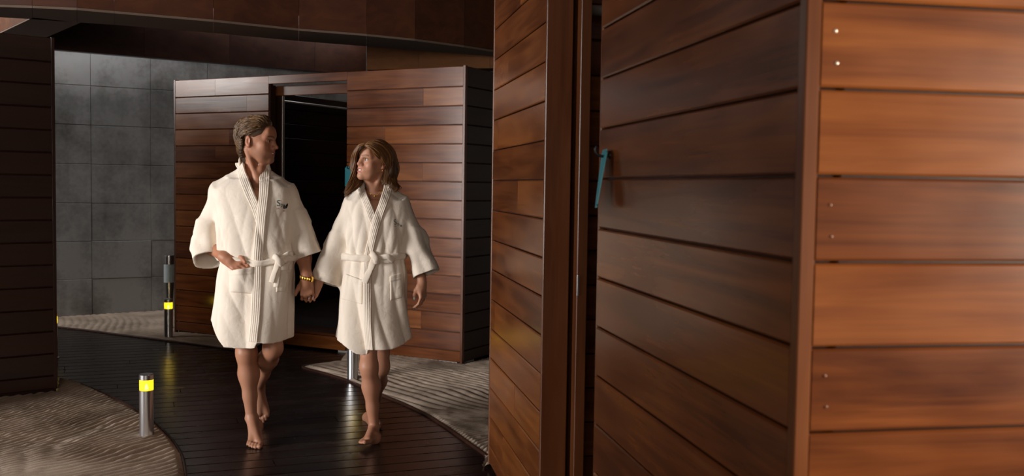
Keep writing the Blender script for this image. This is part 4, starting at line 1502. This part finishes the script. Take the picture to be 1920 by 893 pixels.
# pockets
pocket(mr, man, [(429, 507), (479, 500), (482, 552), (431, 548)], lambda U, Vv: .040 * np.exp(-((U - .5) / .42) ** 2) * np.clip(1.05 - Vv * .95, 0, 1) ** .7)
pocket(mr, man, [(517, 508), (547, 505), (547, 545), (518, 548)])
# belt
Vb, Qb = belt_ring(mr, man, [(414, 484), (430, 488), (455, 493), (480, 495), (505, 494), (522, 490), (535, 486), (549, 483)], .019, .012)
a = Acc(); a.add(Vb, Qb)
kn = mr.front([(522, 488)], 3, .022)[0]
belt = link('belt', a.mesh('belt', True, MO), M['robe'], man)
a = Acc()
V_, Q_, T_ = tube(spline(np.array([kn + q for q in ((-.022, .006, .020), (-.008, -.012, .014), (.010, -.014, -.006), (.020, .004, -.024))]), 16), .017, 12, ((.5, 0, 1), .7)); a.add(V_, Q_, T_)
def off(px, py, d): return mr.front([(px, py)], 3, d)[0]
strap(a, [kn, off(532, 481, .030), off(542, 475, .04), off(548, 478, .045), off(546, 486, .035), off(534, 490, .028), kn], .0135, .0045, (0, -.5, 1))
link('belt_knot', a.mesh('belt_knot', True, MO), M['robe'], belt)
a = Acc()
strap(a, [kn, off(518, 502, .022), off(513, 516, .022), off(509, 530, .024)], .015, .0042, (1, 0, .25))
strap(a, [kn, off(522, 505, .018), off(520, 522, .02), off(517, 539, .022)], .014, .0042, (1, 0, .1))
link('belt_tail', a.mesh('belt_tail', True, MO), M['robe'], belt)
# emblem
text_on(mr, mrobe, [('text', 'S', 518.3, 386.5, 11.5, 0, 1.0), ('text', 'p', 526, 387.5, 8.0, 0, .9), ('text', 'a', 531.0, 388.2, 7.0, 0, .9), ('text', 'SA', 518.0, 392.5, 2.6, 0, 1.5), ('text', 'IB', 530.6, 397.0, 2.8, 0, 1.0),
                    ('poly', [(531.2, 391), (531.0, 387), (532.2, 384), (533.6, 386), (534.0, 390), (533.2, 392.4)]),
                    ('poly', [(535.0, 391.6), (534.6, 388), (536, 384.5), (539.8, 381), (540.1, 385), (538.6, 389), (536.6, 391.4)])],
        [M['embroidery'], M['embroidery'], M['embroidery'], M['embroidery_red'], M['embroidery_red'], M['embroidery_black'], M['embroidery_black']], MO)

# body of the man
FM = Frame(P(482, 262, 5.56), (.985, -.16, -.07), (0.03, 0, 1), 1.0)
g = Grid(np.array([P(352, 500, 5.6)[0], 5.22, -.02]), np.array([P(612, 500, 5.6)[0], 6.02, P(480, 212, 5.56)[2]]), HV)
# trunk under the robe
nb = P(475, 335, 5.60)
g.cone(P(478, 300, 5.585), nb, .054, .060, .03)
g.cone(nb, P(430, 352, 5.60), .05, .05, .04); g.cone(nb, P(522, 354, 5.60), .05, .05, .04)
g.ell(P(478, 395, 5.575), (.155, .098, .17), None, .05)
g.ell(P(480, 465, 5.58), (.14, .085, .14), None, .05)
g.ell(P(480, 530, 5.58), (.145, .095, .11), None, .05)
# neck muscles and throat
g.cone(FM((.055, -.035, -.055)), P(484, 344, 5.515), .016, .013, .025); g.cone(FM((0, .045, -.115)), P(483, 340, 5.52), .022, .02, .03)
g.ell(P(489, 318, 5.53), (.014, .014, .016), None, .02)
# pectorals / collar bones in the V
g.ell(P(479, 372, 5.475), (.05, .02, .05), None, .03)
head_sdf(g, FM)
# arms
rs, re, rw = P(412, 358, 5.60), P(384, 452, 5.70), P(423, 484, 5.45)
g.cone(rs, re, .055, .042, .03); g.cone(re, rw, .046, .029, .02); g.cone(re, re + .45 * (rw - re), .042, .042, .02)
ls, le, lw = P(536, 360, 5.60), P(566, 455, 5.68), P(575, 523, 5.54)
g.cone(ls, le, .055, .042, .03); g.cone(le, lw, .046, .029, .02); g.cone(le, le + .45 * (lw - le), .042, .042, .02)
hp = mr.front([(452, 502)], 3, .020)[0]
fw = unit(hp - rw)
finger_set(g, rw, fw, (-.15, -.85, .5), (.25, -.15, .95), 1.0, [(.25, .35, .3), (.3, .35, .3), (.35, .4, .3), (.4, .4, .3)], .08,
           thumb=[(.030, .022, -.004), (.050, .052, .004), (.046, .086, .012), (.034, .116, .014)])
g.cone(rw - fw * .02, rw + fw * .03, .028, .026, .02)
tipsM = finger_set(g, lw, (.02, .06, -1), (.10, -1, -.05), (-1, -.1, 0), 1.0, [(.75, .9, .5), (.80, .95, .5), (.85, .95, .5), (.85, .95, .5)], .12,
                   thumb=[(.026, .022, -.008), (.044, .046, -.014), (.056, .068, -.008), (.064, .090, .000)])
g.cone(lw + np.array([0, 0, .02]), lw - np.array([0, 0, .03]), .028, .026, .02)
# legs
def leg(g, hip, knee, ank, back, s):
    back = np.asarray(back, float)
    g.cone(hip, knee, .080 * s, .048 * s, .03)
    g.ell(knee + back * -.020 * s, np.array([.030, .030, .036]) * s, None, .04)
    sh = ank - knee
    side = np.cross(unit(sh), back)
    m = knee + sh * .33 + back * .014 * s
    g.cone(knee, m, .045 * s, .050 * s, .05)
    g.cone(m, knee + sh * .66 + back * .004 * s, .050 * s, .034 * s, .05)
    g.cone(knee + sh * .66 + back * .004 * s, ank, .034 * s, .025 * s, .03)
    g.cone(knee + sh * .1 - back * .016 * s, ank - back * .008 * s, .032 * s, .021 * s, .03)
rk, ra = P(462, 662, 5.50), P(472, 783, 5.53)
leg(g, P(458, 555, 5.58), rk, ra, (0, 1, 0), 1.0)
hl = P(470, 812, 5.56); bl = P(479, 839, 5.385)
bl = ground(479, 836, .004); hl = bl + np.array([-.03, .165, .052])
foot(g, ra, hl, bl, (.03, -1, -.05), 1.0, (1, .15, 0))
lk, la = P(512, 652, 5.50), P(485, 724, 5.84)
leg(g, P(503, 555, 5.56), lk, la, unit((0, .53, .85)), .95)
fh = la + np.array([-.01, .075, .0]); fb = la + np.array([.02, .03, -.175])
foot(g, la, fh, fb, (.05, -.35, -.9), 1.0, (-1, 0, 0), (0, -1, .2))


def man_col(V):
    n_ = len(V)
    c = np.tile(np.array([.40, .175, .098]), (n_, 1))
    low = np.clip((.75 - V[:, 2]) / .5, 0, 1)[:, None]
    c = c * (1 - low) + low * np.array([.37, .175, .105])
    sc = lambda x, y, z: ((z > .078 - .25 * np.clip(-y + .06, 0, 1)) & (y < .07) & (z > -.02 + .0 * y)) * 1.0
    c = head_colours(FM, V, c, False, (.36, .12, .085), (.075, .038, .018), sc)
    return c


finish_body(g, man, man_col)
eyes(FM, man, FM.R[1] * 1 + np.array([0, 0, -.05]), (.10, .06, .03))
teeth(FM, man)
# hair of the man
hg = Grid(FM.o - .16, FM.o + .17, .0034)
hR = FM.R
hg.ell(FM((0, -.020, .042)), (.081, .104, .085), hR, .02)
hg.ell(FM((0, .034, .100)), (.048, .040, .020), hR, .02)
hg.ell(FM((0, -.078, -.045)), (.058, .036, .062), hR, .03)
hg.ell(FM((0, .115, -.035)), (.12, .080, .112), hR, .012, 'sub')
for q in (-1, 1):
    hg.ell(FM((q * .095, -.008, -.022)), (.040, .026, .040), hR, .01, 'sub')
V, Q = hg.surface(); V = smooth_verts(V, Q, 2)
a = Acc(); a.add(V, Q, None, (.070, .034, .014))
rr = np.random.default_rng(5)
c0 = np.array([0, -.020, .038]); rad3 = np.array([.083, .106, .088])


def hair_surf(p):
    """push a head-local point out to the hair surface: an ellipsoid above its centre, upright below it"""
    q = p - c0
    z = max(q[2], 0.0)
    k = math.sqrt((q[0] / rad3[0]) ** 2 + (q[1] / rad3[1]) ** 2 + (z / rad3[2]) ** 2) + 1e-6
    out = np.array([q[0] / k, q[1] / k, z / k if q[2] > 0 else q[2]])
    if q[2] < -.03:                                   # follow the nape inwards
        out[1] += .35 * (-.03 - q[2]) * (1 if q[1] < 0 else 0)
    n = unit(np.array([q[0] / rad3[0] ** 2, q[1] / rad3[1] ** 2, z / rad3[2] ** 2]))
    return c0 + out, n


def on_scalp(p):
    x, y, z = abs(p[0]), p[1], p[2]
    if y > .012: return z > .030 + (y - .012) * .78 and y < .078
    if y > -.035: return z > .022
    return z > -.085


made = 0
while made < 1150:
    d = rr.normal(0, 1, 3); p = c0 + d / np.linalg.norm(d) * .1
    if rr.random() < .22: p[2] = rr.uniform(-.08, .04); p[1] = -.03 - abs(p[1])
    elif rr.random() < .3: p = c0 + np.array([rr.uniform(-.085, .085), rr.uniform(.02, .09), rr.uniform(.0, .075)])
    p, n = hair_surf(p)
    if not on_scalp(p): continue
    made += 1
    x0, y0, z0 = p
    L_ = rr.uniform(.055, .105) if z0 > .02 else rr.uniform(.03, .06)
    if y0 > -.002 and z0 < .02: L_ = .018
    steps = 13; pts_ = []
    dj = rr.normal(0, .16, 3); bump = rr.uniform(.0, .006); ph_ = rr.uniform(0, 6)
    for k in range(steps):
        s_ = k / (steps - 1)
        x, y, z = p
        up_ = np.clip((y - .0) / .05, 0, 1)
        bk = np.clip((-y - .05) / .05, 0, 1)
        sd = np.clip((abs(x) - .045) / .03, 0, 1)
        dr_ = np.array([x * 1.5, -1.0 + .55 * bk, .55 * up_ * (1 - sd) - .35 * sd - 1.0 * bk]) + dj * .6
        if y0 > -.002 and z0 < .02: dr_ = np.array([0, -.25, -1.0])
        p, n = hair_surf(p + unit(dr_) * L_ / (steps - 1))
        lift = .0015 + bump * math.sin(math.pi * s_) + .017 * math.exp(-((y - .040) / .030) ** 2) * math.exp(-(x / .055) ** 2) + .0016 * math.sin(9 * s_ + ph_)
        if p[2] < -.03: lift += .010 * max(0, s_ - .5) * rr.uniform(.2, 1.2)
        if abs(p[0]) > .052 and p[2] < .016 and -.042 < p[1] < -.004 : break
        pts_.append(p + n * lift)
    if len(pts_) < 5: continue
    s_ = np.linspace(0, 1, len(pts_))
    rad = .0030 * rr.uniform(.6, 1.3) * np.clip(np.minimum((s_ + .1) * 6, (1.03 - s_) * 3.2), .15, 1)
    Vt, Qt, Tt = tube(FM(np.array(pts_)), rad, 5)
    w = np.clip(rr.normal(.30, .28), 0, 1)
    a.add(Vt, Qt, Tt, np.array([.048, .022, .009]) * (1 - w) + np.array([.21, .11, .040]) * w)
link('hair', a.mesh('hair', True, MO), M['hair'], man)
# gold watch on the left wrist
a = Acc()
wc = lw + np.array([0, 0, .004]); n = 36
for k in range(14):
    t0, t1 = 2 * math.pi * k / 14 + .03, 2 * math.pi * (k + 1) / 14 - .03
    tt = np.linspace(t0, t1, 4)
    pth = np.stack([wc[0] + .0375 * np.cos(tt), wc[1] + .036 * np.sin(tt), np.full(4, wc[2]) - .006 * np.cos(tt)], -1)
    V_, Q_, T_ = tube(pth, .0105, 8, ((0, 0, 1), .26)); a.add(V_, Q_, T_)
wt = link('watch', a.mesh('watch', False, MO), M['gold'], man)
a = Acc()
cc = wc + np.array([.029, -.025, -.004]); nn = unit((.75, -.66, 0))
V_, Q_, T_ = tube(np.array([cc - nn * .002, cc + nn * .003, cc + nn * .009]), [.016, .017, .015], 20); a.add(V_, Q_, T_)
link('watch_case', a.mesh('watch_case', False, MO), M['gold'], wt)

# ---------------------------------------------------------------- the woman
wo_base = ground(700, 826)
wom = empty('person', (wo_base[0], wo_base[1], 0))
tag(wom, 'smiling barefoot woman with wavy shoulder-length hair in a cream bathrobe', 'person')
WO = np.array(wom.location)
YW = 5.64


def wom_folds(th, Z, X, Y):
    zb = P(703, 485, YW)[2]
    up = np.clip((Z - zb) / .36, 0, 1); dn = np.clip((zb - Z) / .50, 0, 1)
    f = np.zeros(np.broadcast(th, Z).shape, np.float32)
    A = np.clip((Z - zb) / .02, 0, 1)
    f = f + A * (.0065 * crease(12 * th + 5 * up + .5) * (1 - .5 * up) + .0045 * crease(20 * th - 8 * up) * (1 - up))
    f = f + A * .007 * crease(38 * (Z - zb) + 8 * th) * np.exp(-((np.abs(th) - 1.1) / .45) ** 2) * np.clip(1 - up * 1.3, 0, 1)
    f = f + A * .006 * crease(20 * (Z - zb) - 8 * th + 1.5) * np.exp(-((th + .7) / .35) ** 2) * np.clip(up * 2 - .4, 0, 1)
    B = 1 - A
    # skirt: long drapes from the knot towards the left hem
    ph = th - .65 * dn
    f = f + B * (.006 * crease(16 * th) * (1 - dn) ** 2 + (.010 * np.sin(6 * ph + .2) + .008 * crease(10 * ph + 1.4)) * np.clip(dn * 1.8, 0, 1))
    return f


wrows = [(360, 676, 732, .075), (375, 657, 752, .095), (420, 652, 762, .116), (452, 650, 761, .118), (472, 650, 758, .107), (485, 649, 757, .100), (505, 646, 760, .112), (560, 640, 761, .135), (600, 637, 764, .148), (640, 632, 770, .158), (680, 629, 774, .165)]
wrows = [(a_, b_, c_, d_, YW) for a_, b_, c_, d_ in wrows]
wslv = [dict(pts=arr((661, 387, 5.65), (634, 455, 5.68), (609, 531, 5.63)), u=(1, 0, -.3), rad=[(.052, .072), (.064, .085), (.084, .088)], seed=2.0, amp=.005),
        dict(pts=arr((751, 387, 5.65), (777, 450, 5.68), (800, 514, 5.64)), u=(1, 0, .3), rad=[(.052, .072), (.064, .085), (.072, .088)], seed=5.4, amp=.0075)]
wneck = [(P(687, 358, 5.655), P(664, 380, 5.655), .044, .050, .04), (P(721, 358, 5.655), P(749, 380, 5.655), .044, .050, .04),
         (P(703, 366, 5.65), P(703, 348, 5.66), .070, .062, .03)]
wlo = np.array([P(572, 500, 5.65)[0], 5.38, P(700, 690, 5.55)[2]]); whi = np.array([P(836, 500, 5.65)[0], 5.90, P(700, 325, 5.65)[2]])
wr = Robe(wrows, wslv, wneck, folds=wom_folds, lo=wlo, hi=whi)
wr.depth_map()
yn = 5.66
zc = lambda y, Y=5.55: P(703, y, Y)[2]
cuts = [wedge_cut(zc(412), xz([(679, 340), (682, 358), (690, 384), (703, 412)], 5.55), xz([(726, 340), (723, 355), (714, 382), (705, 412)], 5.55), yn - .015),
        neck_cut((P(703, 350, yn)[0], yn, zc(372)), .052, P(703, 344, yn)[2])]
hx = [(622, 640), (633, 641), (650, 650), (668, 662), (682, 665), (690, 664), (692, 655), (735, 655), (755, 648), (772, 636), (785, 634)]
hem = (np.array([P(x, y, 5.52)[0] for x, y in hx]), np.array([P(x, y, 5.52)[2] for x, y in hx]))
V, Q = wr.finish(cuts, hem)
wrobe = link('robe', mesh_np('robe', V - WO, Q, True), M['robe'], wom)
lapel(wr, wom, [(674, 346), (677, 356), (684, 372), (691, 389), (698, 408), (704, 424)], .021, .004, 'lapel')
lapel(wr, wom, [(729, 346), (727, 357), (719, 381), (710, 406), (701, 436), (694, 466), (692, 479)], .0235, .009, 'lapel')
lapel(wr, wom, [(689.5, 491), (689, 510), (689, 540), (689, 595), (691, 630), (693, 656)], .0235, .009, 'front_band')
a = Acc()
cp = arr((674, 347, 5.60), (677, 344, 5.66), (703, 342, 5.715), (727, 344, 5.66), (729, 347, 5.60))
V_, Q_, T_ = tube(spline(cp, 30), .018, 12, ((0, 0, 1), .3)); a.add(V_, Q_, T_)
link('collar', a.mesh('collar', True, WO), M['robe'], wom)
pocket(wr, wom, [(649, 514), (681, 526), (679, 571), (641, 561)])
pocket(wr, wom, [(731, 518), (757, 511), (759, 557), (732, 564)])
Vb, Qb = belt_ring(wr, wom, [(649, 482), (665, 484), (685, 485), (705, 485), (725, 484), (745, 482), (757, 480)], .0205, .012)
a = Acc(); a.add(Vb, Qb); belt = link('belt', a.mesh('belt', True, WO), M['robe'], wom)
def off(px, py, d): return wr.front([(px, py)], 3, d)[0]
kn = off(703, 484, .022)
a = Acc()
V_, Q_, T_ = tube(spline(np.array([kn + q for q in ((-.018, .006, .024), (-.004, -.012, .012), (.010, -.014, -.006), (.012, .004, -.024))]), 16), .019, 12, ((.8, 0, .6), .7)); a.add(V_, Q_, T_)
strap(a, [kn, off(716, 483, .030), off(728, 482, .034), off(738, 489, .03)], .0165, .005, (0, -.3, 1))
strap(a, [kn, off(714, 488, .020), off(726, 490, .024), off(737, 490, .026)], .0125, .005, (0, -.3, 1))
link('belt_knot', a.mesh('belt_knot', True, WO), M['robe'], belt)
a = Acc()
strap(a, [kn, off(697, 498, .022), off(690, 514, .022), off(683, 530, .022)], .019, .0045, (1, 0, .45))
link('belt_tail', a.mesh('belt_tail', True, WO), M['robe'], belt)
text_on(wr, wrobe, [('text', 'S', 738.8, 421.5, 9.5, -.15, .95), ('text', 'p', 745.5, 423, 6.0, -.25, .8), ('text', 'a', 749.0, 424.0, 5.0, -.3, .8), ('text', 'SA', 739.0, 425.8, 2.2, -.1, 1.2),
                    ('poly', [(751.0, 425), (751.2, 423), (752.8, 421.4), (753.0, 423.6), (752.2, 426)])],
        [M['embroidery'], M['embroidery'], M['embroidery'], M['embroidery_red'], M['embroidery_black']], WO)
FW = Frame(P(702, 301, 5.63), unit((-.70, -.70, .10)), (0.06, -.05, 1), .93)
g = Grid(np.array([P(560, 500, 5.7)[0], 5.20, -.02]), np.array([P(832, 500, 5.7)[0], 6.20, P(700, 262, 5.6)[2]]), HV)
nb = P(704, 362, 5.67)
g.cone(P(705, 325, 5.665), nb, .043, .047, .03)
g.cone(nb, P(674, 376, 5.68), .04, .042, .04); g.cone(nb, P(738, 376, 5.68), .04, .042, .04)
g.ell(P(705, 410, 5.655), (.13, .088, .14), None, .05)
g.ell(P(704, 470, 5.66), (.115, .075, .13), None, .05)
g.ell(P(703, 540, 5.66), (.145, .095, .12), None, .05)
g.cone(FW((-.05, -.03, -.055)), P(700, 364, 5.60), .014, .011, .025); g.cone(FW((.045, -.01, -.07)), P(698, 364, 5.60), .014, .011, .025)
g.cone(FW((0, .04, -.11)), P(700, 360, 5.615), .022, .018, .03)
g.ell(P(702, 392, 5.575), (.05, .02, .05), None, .03)
for q in (-1, 1):
    g.cone(P(701 + q * 4, 365, 5.598), P(701 + q * 22, 360, 5.61), .007, .007, .02)
head_sdf(g, FW, True)
rs, re, rw = P(658, 385, 5.68), P(624, 468, 5.72), P(597, 530, 5.62)
g.cone(rs, re, .042, .034, .03); g.cone(re, rw, .037, .0235, .02)
ls, le, lw2 = P(753, 385, 5.68), P(780, 462, 5.72), P(791, 531, 5.62)
g.cone(ls, le, .042, .034, .03); g.cone(le, lw2, .037, .0235, .02)
tipsR = finger_set(g, rw, (-.42, -.10, -.9), (.25, .95, 0), (-1, .1, .4), .90, [(.35, 1.45, .75), (.35, 1.5, .75), (.35, 1.5, .75), (.4, 1.4, .75)], .12, rf=.0074,
                   thumb=[(.026, .022, -.008), (.040, .044, -.018), (.048, .062, -.036), (.050, .070, -.058)])
tipsL = finger_set(g, lw2, (.10, -.12, -1), (.90, -.42, 0), (-.42, -.90, 0), .92, [(.42, .55, .3), (.48, .55, .3), (.5, .6, .3), (.5, .65, .35)], .10, rf=.0074,
                   thumb=[(.024, .020, -.012), (.034, .042, -.028), (.034, .068, -.040), (.030, .094, -.046)])
for w_, f_ in ((rw, (-.42, -.1, -.9)), (lw2, (.1, -.12, -1))):
    g.cone(w_ - unit(f_) * .02, w_ + unit(f_) * .03, .0235, .022, .02)
rk, ra = P(692, 688, 5.52), P(702, 802, 5.575)
leg(g, P(688, 575, 5.64), rk, ra, (.1, 1, 0), .88)
hl = ground(708, 830, .004); bl = P(686, 833, 5.415)
foot(g, ra, hl, bl, (-.45, -.85, .18), .90, (.85, -.5, 0), (0, .25, 1))
lk, la = P(714, 688, 5.74), P(698, 774, 6.02)
leg(g, P(720, 575, 5.66), lk, la, unit((0, .76, .65)), .88)
hl2 = P(688, 790, 6.07); bl2 = ground(705, 803, .004)
foot(g, la, hl2, bl2, (.35, -.9, -.05), .90, (-.9, -.35, 0), (0, -.2, 1))


def wom_col(V):
    n_ = len(V)
    c = np.tile(np.array([.47, .225, .135]), (n_, 1))
    low = np.clip((.75 - V[:, 2]) / .5, 0, 1)[:, None]
    c = c * (1 - low) + low * np.array([.40, .185, .11])
    sc = lambda x, y, z: ((z > .085 - .30 * np.clip(-y + .05, 0, 1)) & (y < .06) & (z > -.01)) * 1.0
    c = head_colours(FW, V, c, True, (.42, .11, .095), (.10, .045, .022), sc)
    for tip, d, up in tipsR + tipsL:
        D = V - (tip + up * .0045 - d * .002)
        w = (np.linalg.norm(D, axis=1) < .0085) & ((D @ up) > -.001)
        c[w] = (.42, .60, .66)
    return c


finish_body(g, wom, wom_col)
eyes(FW, wom, unit(FW.R[1] + np.array([-.25, .2, .10])), (.07, .045, .03))
teeth(FW, wom)
# hair of the woman: a full mass over the skull with combed waves falling to the shoulders
hg = Grid(np.array([P(635, 300, 5.6)[0], 5.42, P(700, 385, 5.6)[2]]), np.array([P(765, 300, 5.6)[0], 5.84, P(700, 258, 5.6)[2]]), .0034)
hR = FW.R; s = .93
hg.ell(FW((0, -.022, .040)), np.array([.083, .104, .086]) * s, hR, .02)
hg.ell(FW((-.02, -.085, -.05)), np.array([.075, .045, .09]) * s, hR, .03)
hg.cone(P(732, 312, 5.68), P(737, 346, 5.68), .024, .016, .02)
hg.cone(P(722, 325, 5.66), P(724, 344, 5.63), .020, .014, .02)
hg.cone(P(668, 305, 5.60), P(662, 345, 5.57), .016, .016, .02)
hg.cone(P(676, 330, 5.66), P(660, 354, 5.56), .018, .014, .02)
hg.ell(FW((0, .118, -.035)), np.array([.098, .082, .116]) * s, hR, .010, 'sub')
hg.ell(FW((-.092, .000, -.020)), np.array([.030, .036, .042]) * s, hR, .008, 'sub')
V, Q = hg.surface(); V = smooth_verts(V, Q, 2)
a = Acc(); a.add(V, Q, None, (.075, .030, .011))
cl = ((.075, .028, .010), (.27, .125, .042))
part0 = (684, 271, 5.545)
GR = [arr((685, 272, 5.535), (700, 274, 5.535), (712, 287, 5.555), (719, 303, 5.585), (724, 324, 5.61), (721, 343, 5.60)),
      arr((686, 270, 5.55), (706, 268, 5.55), (724, 280, 5.58), (731, 303, 5.615), (729, 330, 5.62), (733, 350, 5.59)),
      arr((689, 268, 5.58), (712, 265, 5.60), (733, 281, 5.63), (739, 308, 5.66), (737, 335, 5.66), (746, 354, 5.62)),
      arr((692, 267, 5.62), (718, 265, 5.65), (737, 283, 5.69), (742, 312, 5.72), (741, 340, 5.70), (738, 358, 5.62)),
      arr((694, 267, 5.66), (715, 268, 5.70), (730, 288, 5.74), (735, 318, 5.74), (732, 342, 5.70), (728, 352, 5.64))]
GR.insert(0, arr((684, 273, 5.53), (695, 278, 5.525), (707, 289, 5.545), (717, 297, 5.585), (726, 306, 5.62), (724, 324, 5.63), (719, 345, 5.59)))
GR = [spline(q_, 7) for q_ in GR]
GR.append(spline(arr((690, 267, 5.64), (716, 267, 5.70), (738, 290, 5.72), (746, 318, 5.72), (743, 340, 5.69), (748, 352, 5.64), (741, 360, 5.60)), 7))
hair_strands(a, GR, 760, .0028, .0050, 3, cl)
GL = [arr((684, 272, 5.535), (676, 275, 5.530), (668, 286, 5.545), (664, 305, 5.57), (662, 328, 5.57), (652, 352, 5.53)),
      arr((685, 270, 5.56), (672, 275, 5.57), (663, 290, 5.59), (661, 312, 5.60), (662, 338, 5.57), (650, 364, 5.51)),
      arr((688, 268, 5.60), (674, 275, 5.62), (664, 294, 5.64), (664, 320, 5.64), (670, 343, 5.57), (654, 360, 5.515)),
      arr((690, 268, 5.64), (680, 285, 5.68), (674, 310, 5.69), (678, 332, 5.65), (672, 346, 5.57), (649, 369, 5.50))]
hair_strands(a, GL, 520, .0028, .0050, 4, cl)
link('hair', a.mesh('hair', True, WO), M['hair'], wom)
# fine necklace and an earring
a = Acc()
npts = [(683, 348, 5.63), (688, 358, 5.590), (695, 364, 5.575), (702, 367, 5.572), (710, 364, 5.575), (718, 356, 5.595), (722, 347, 5.63)]
V_, Q_, T_ = tube(spline(arr(*npts), 40), .0011, 6); a.add(V_, Q_, T_)
V_, Q_, T_ = tube(np.array([P(702, 367.5, 5.566), P(703.2, 367.5, 5.562)]), .0048, 10); a.add(V_, Q_, T_)
link('necklace', a.mesh('necklace', True, WO), M['gold'], wom)
a = Acc()
ep = FW((-.083, -.008, -.053))
V_, Q_, T_ = tube(np.array([ep, ep - np.array([.0, .002, .004]), ep - np.array([0, .002, .008])]), [.003, .0045, .003], 8); a.add(V_, Q_, T_)
link('earring', a.mesh('earring', True, WO), M['gold'], wom)
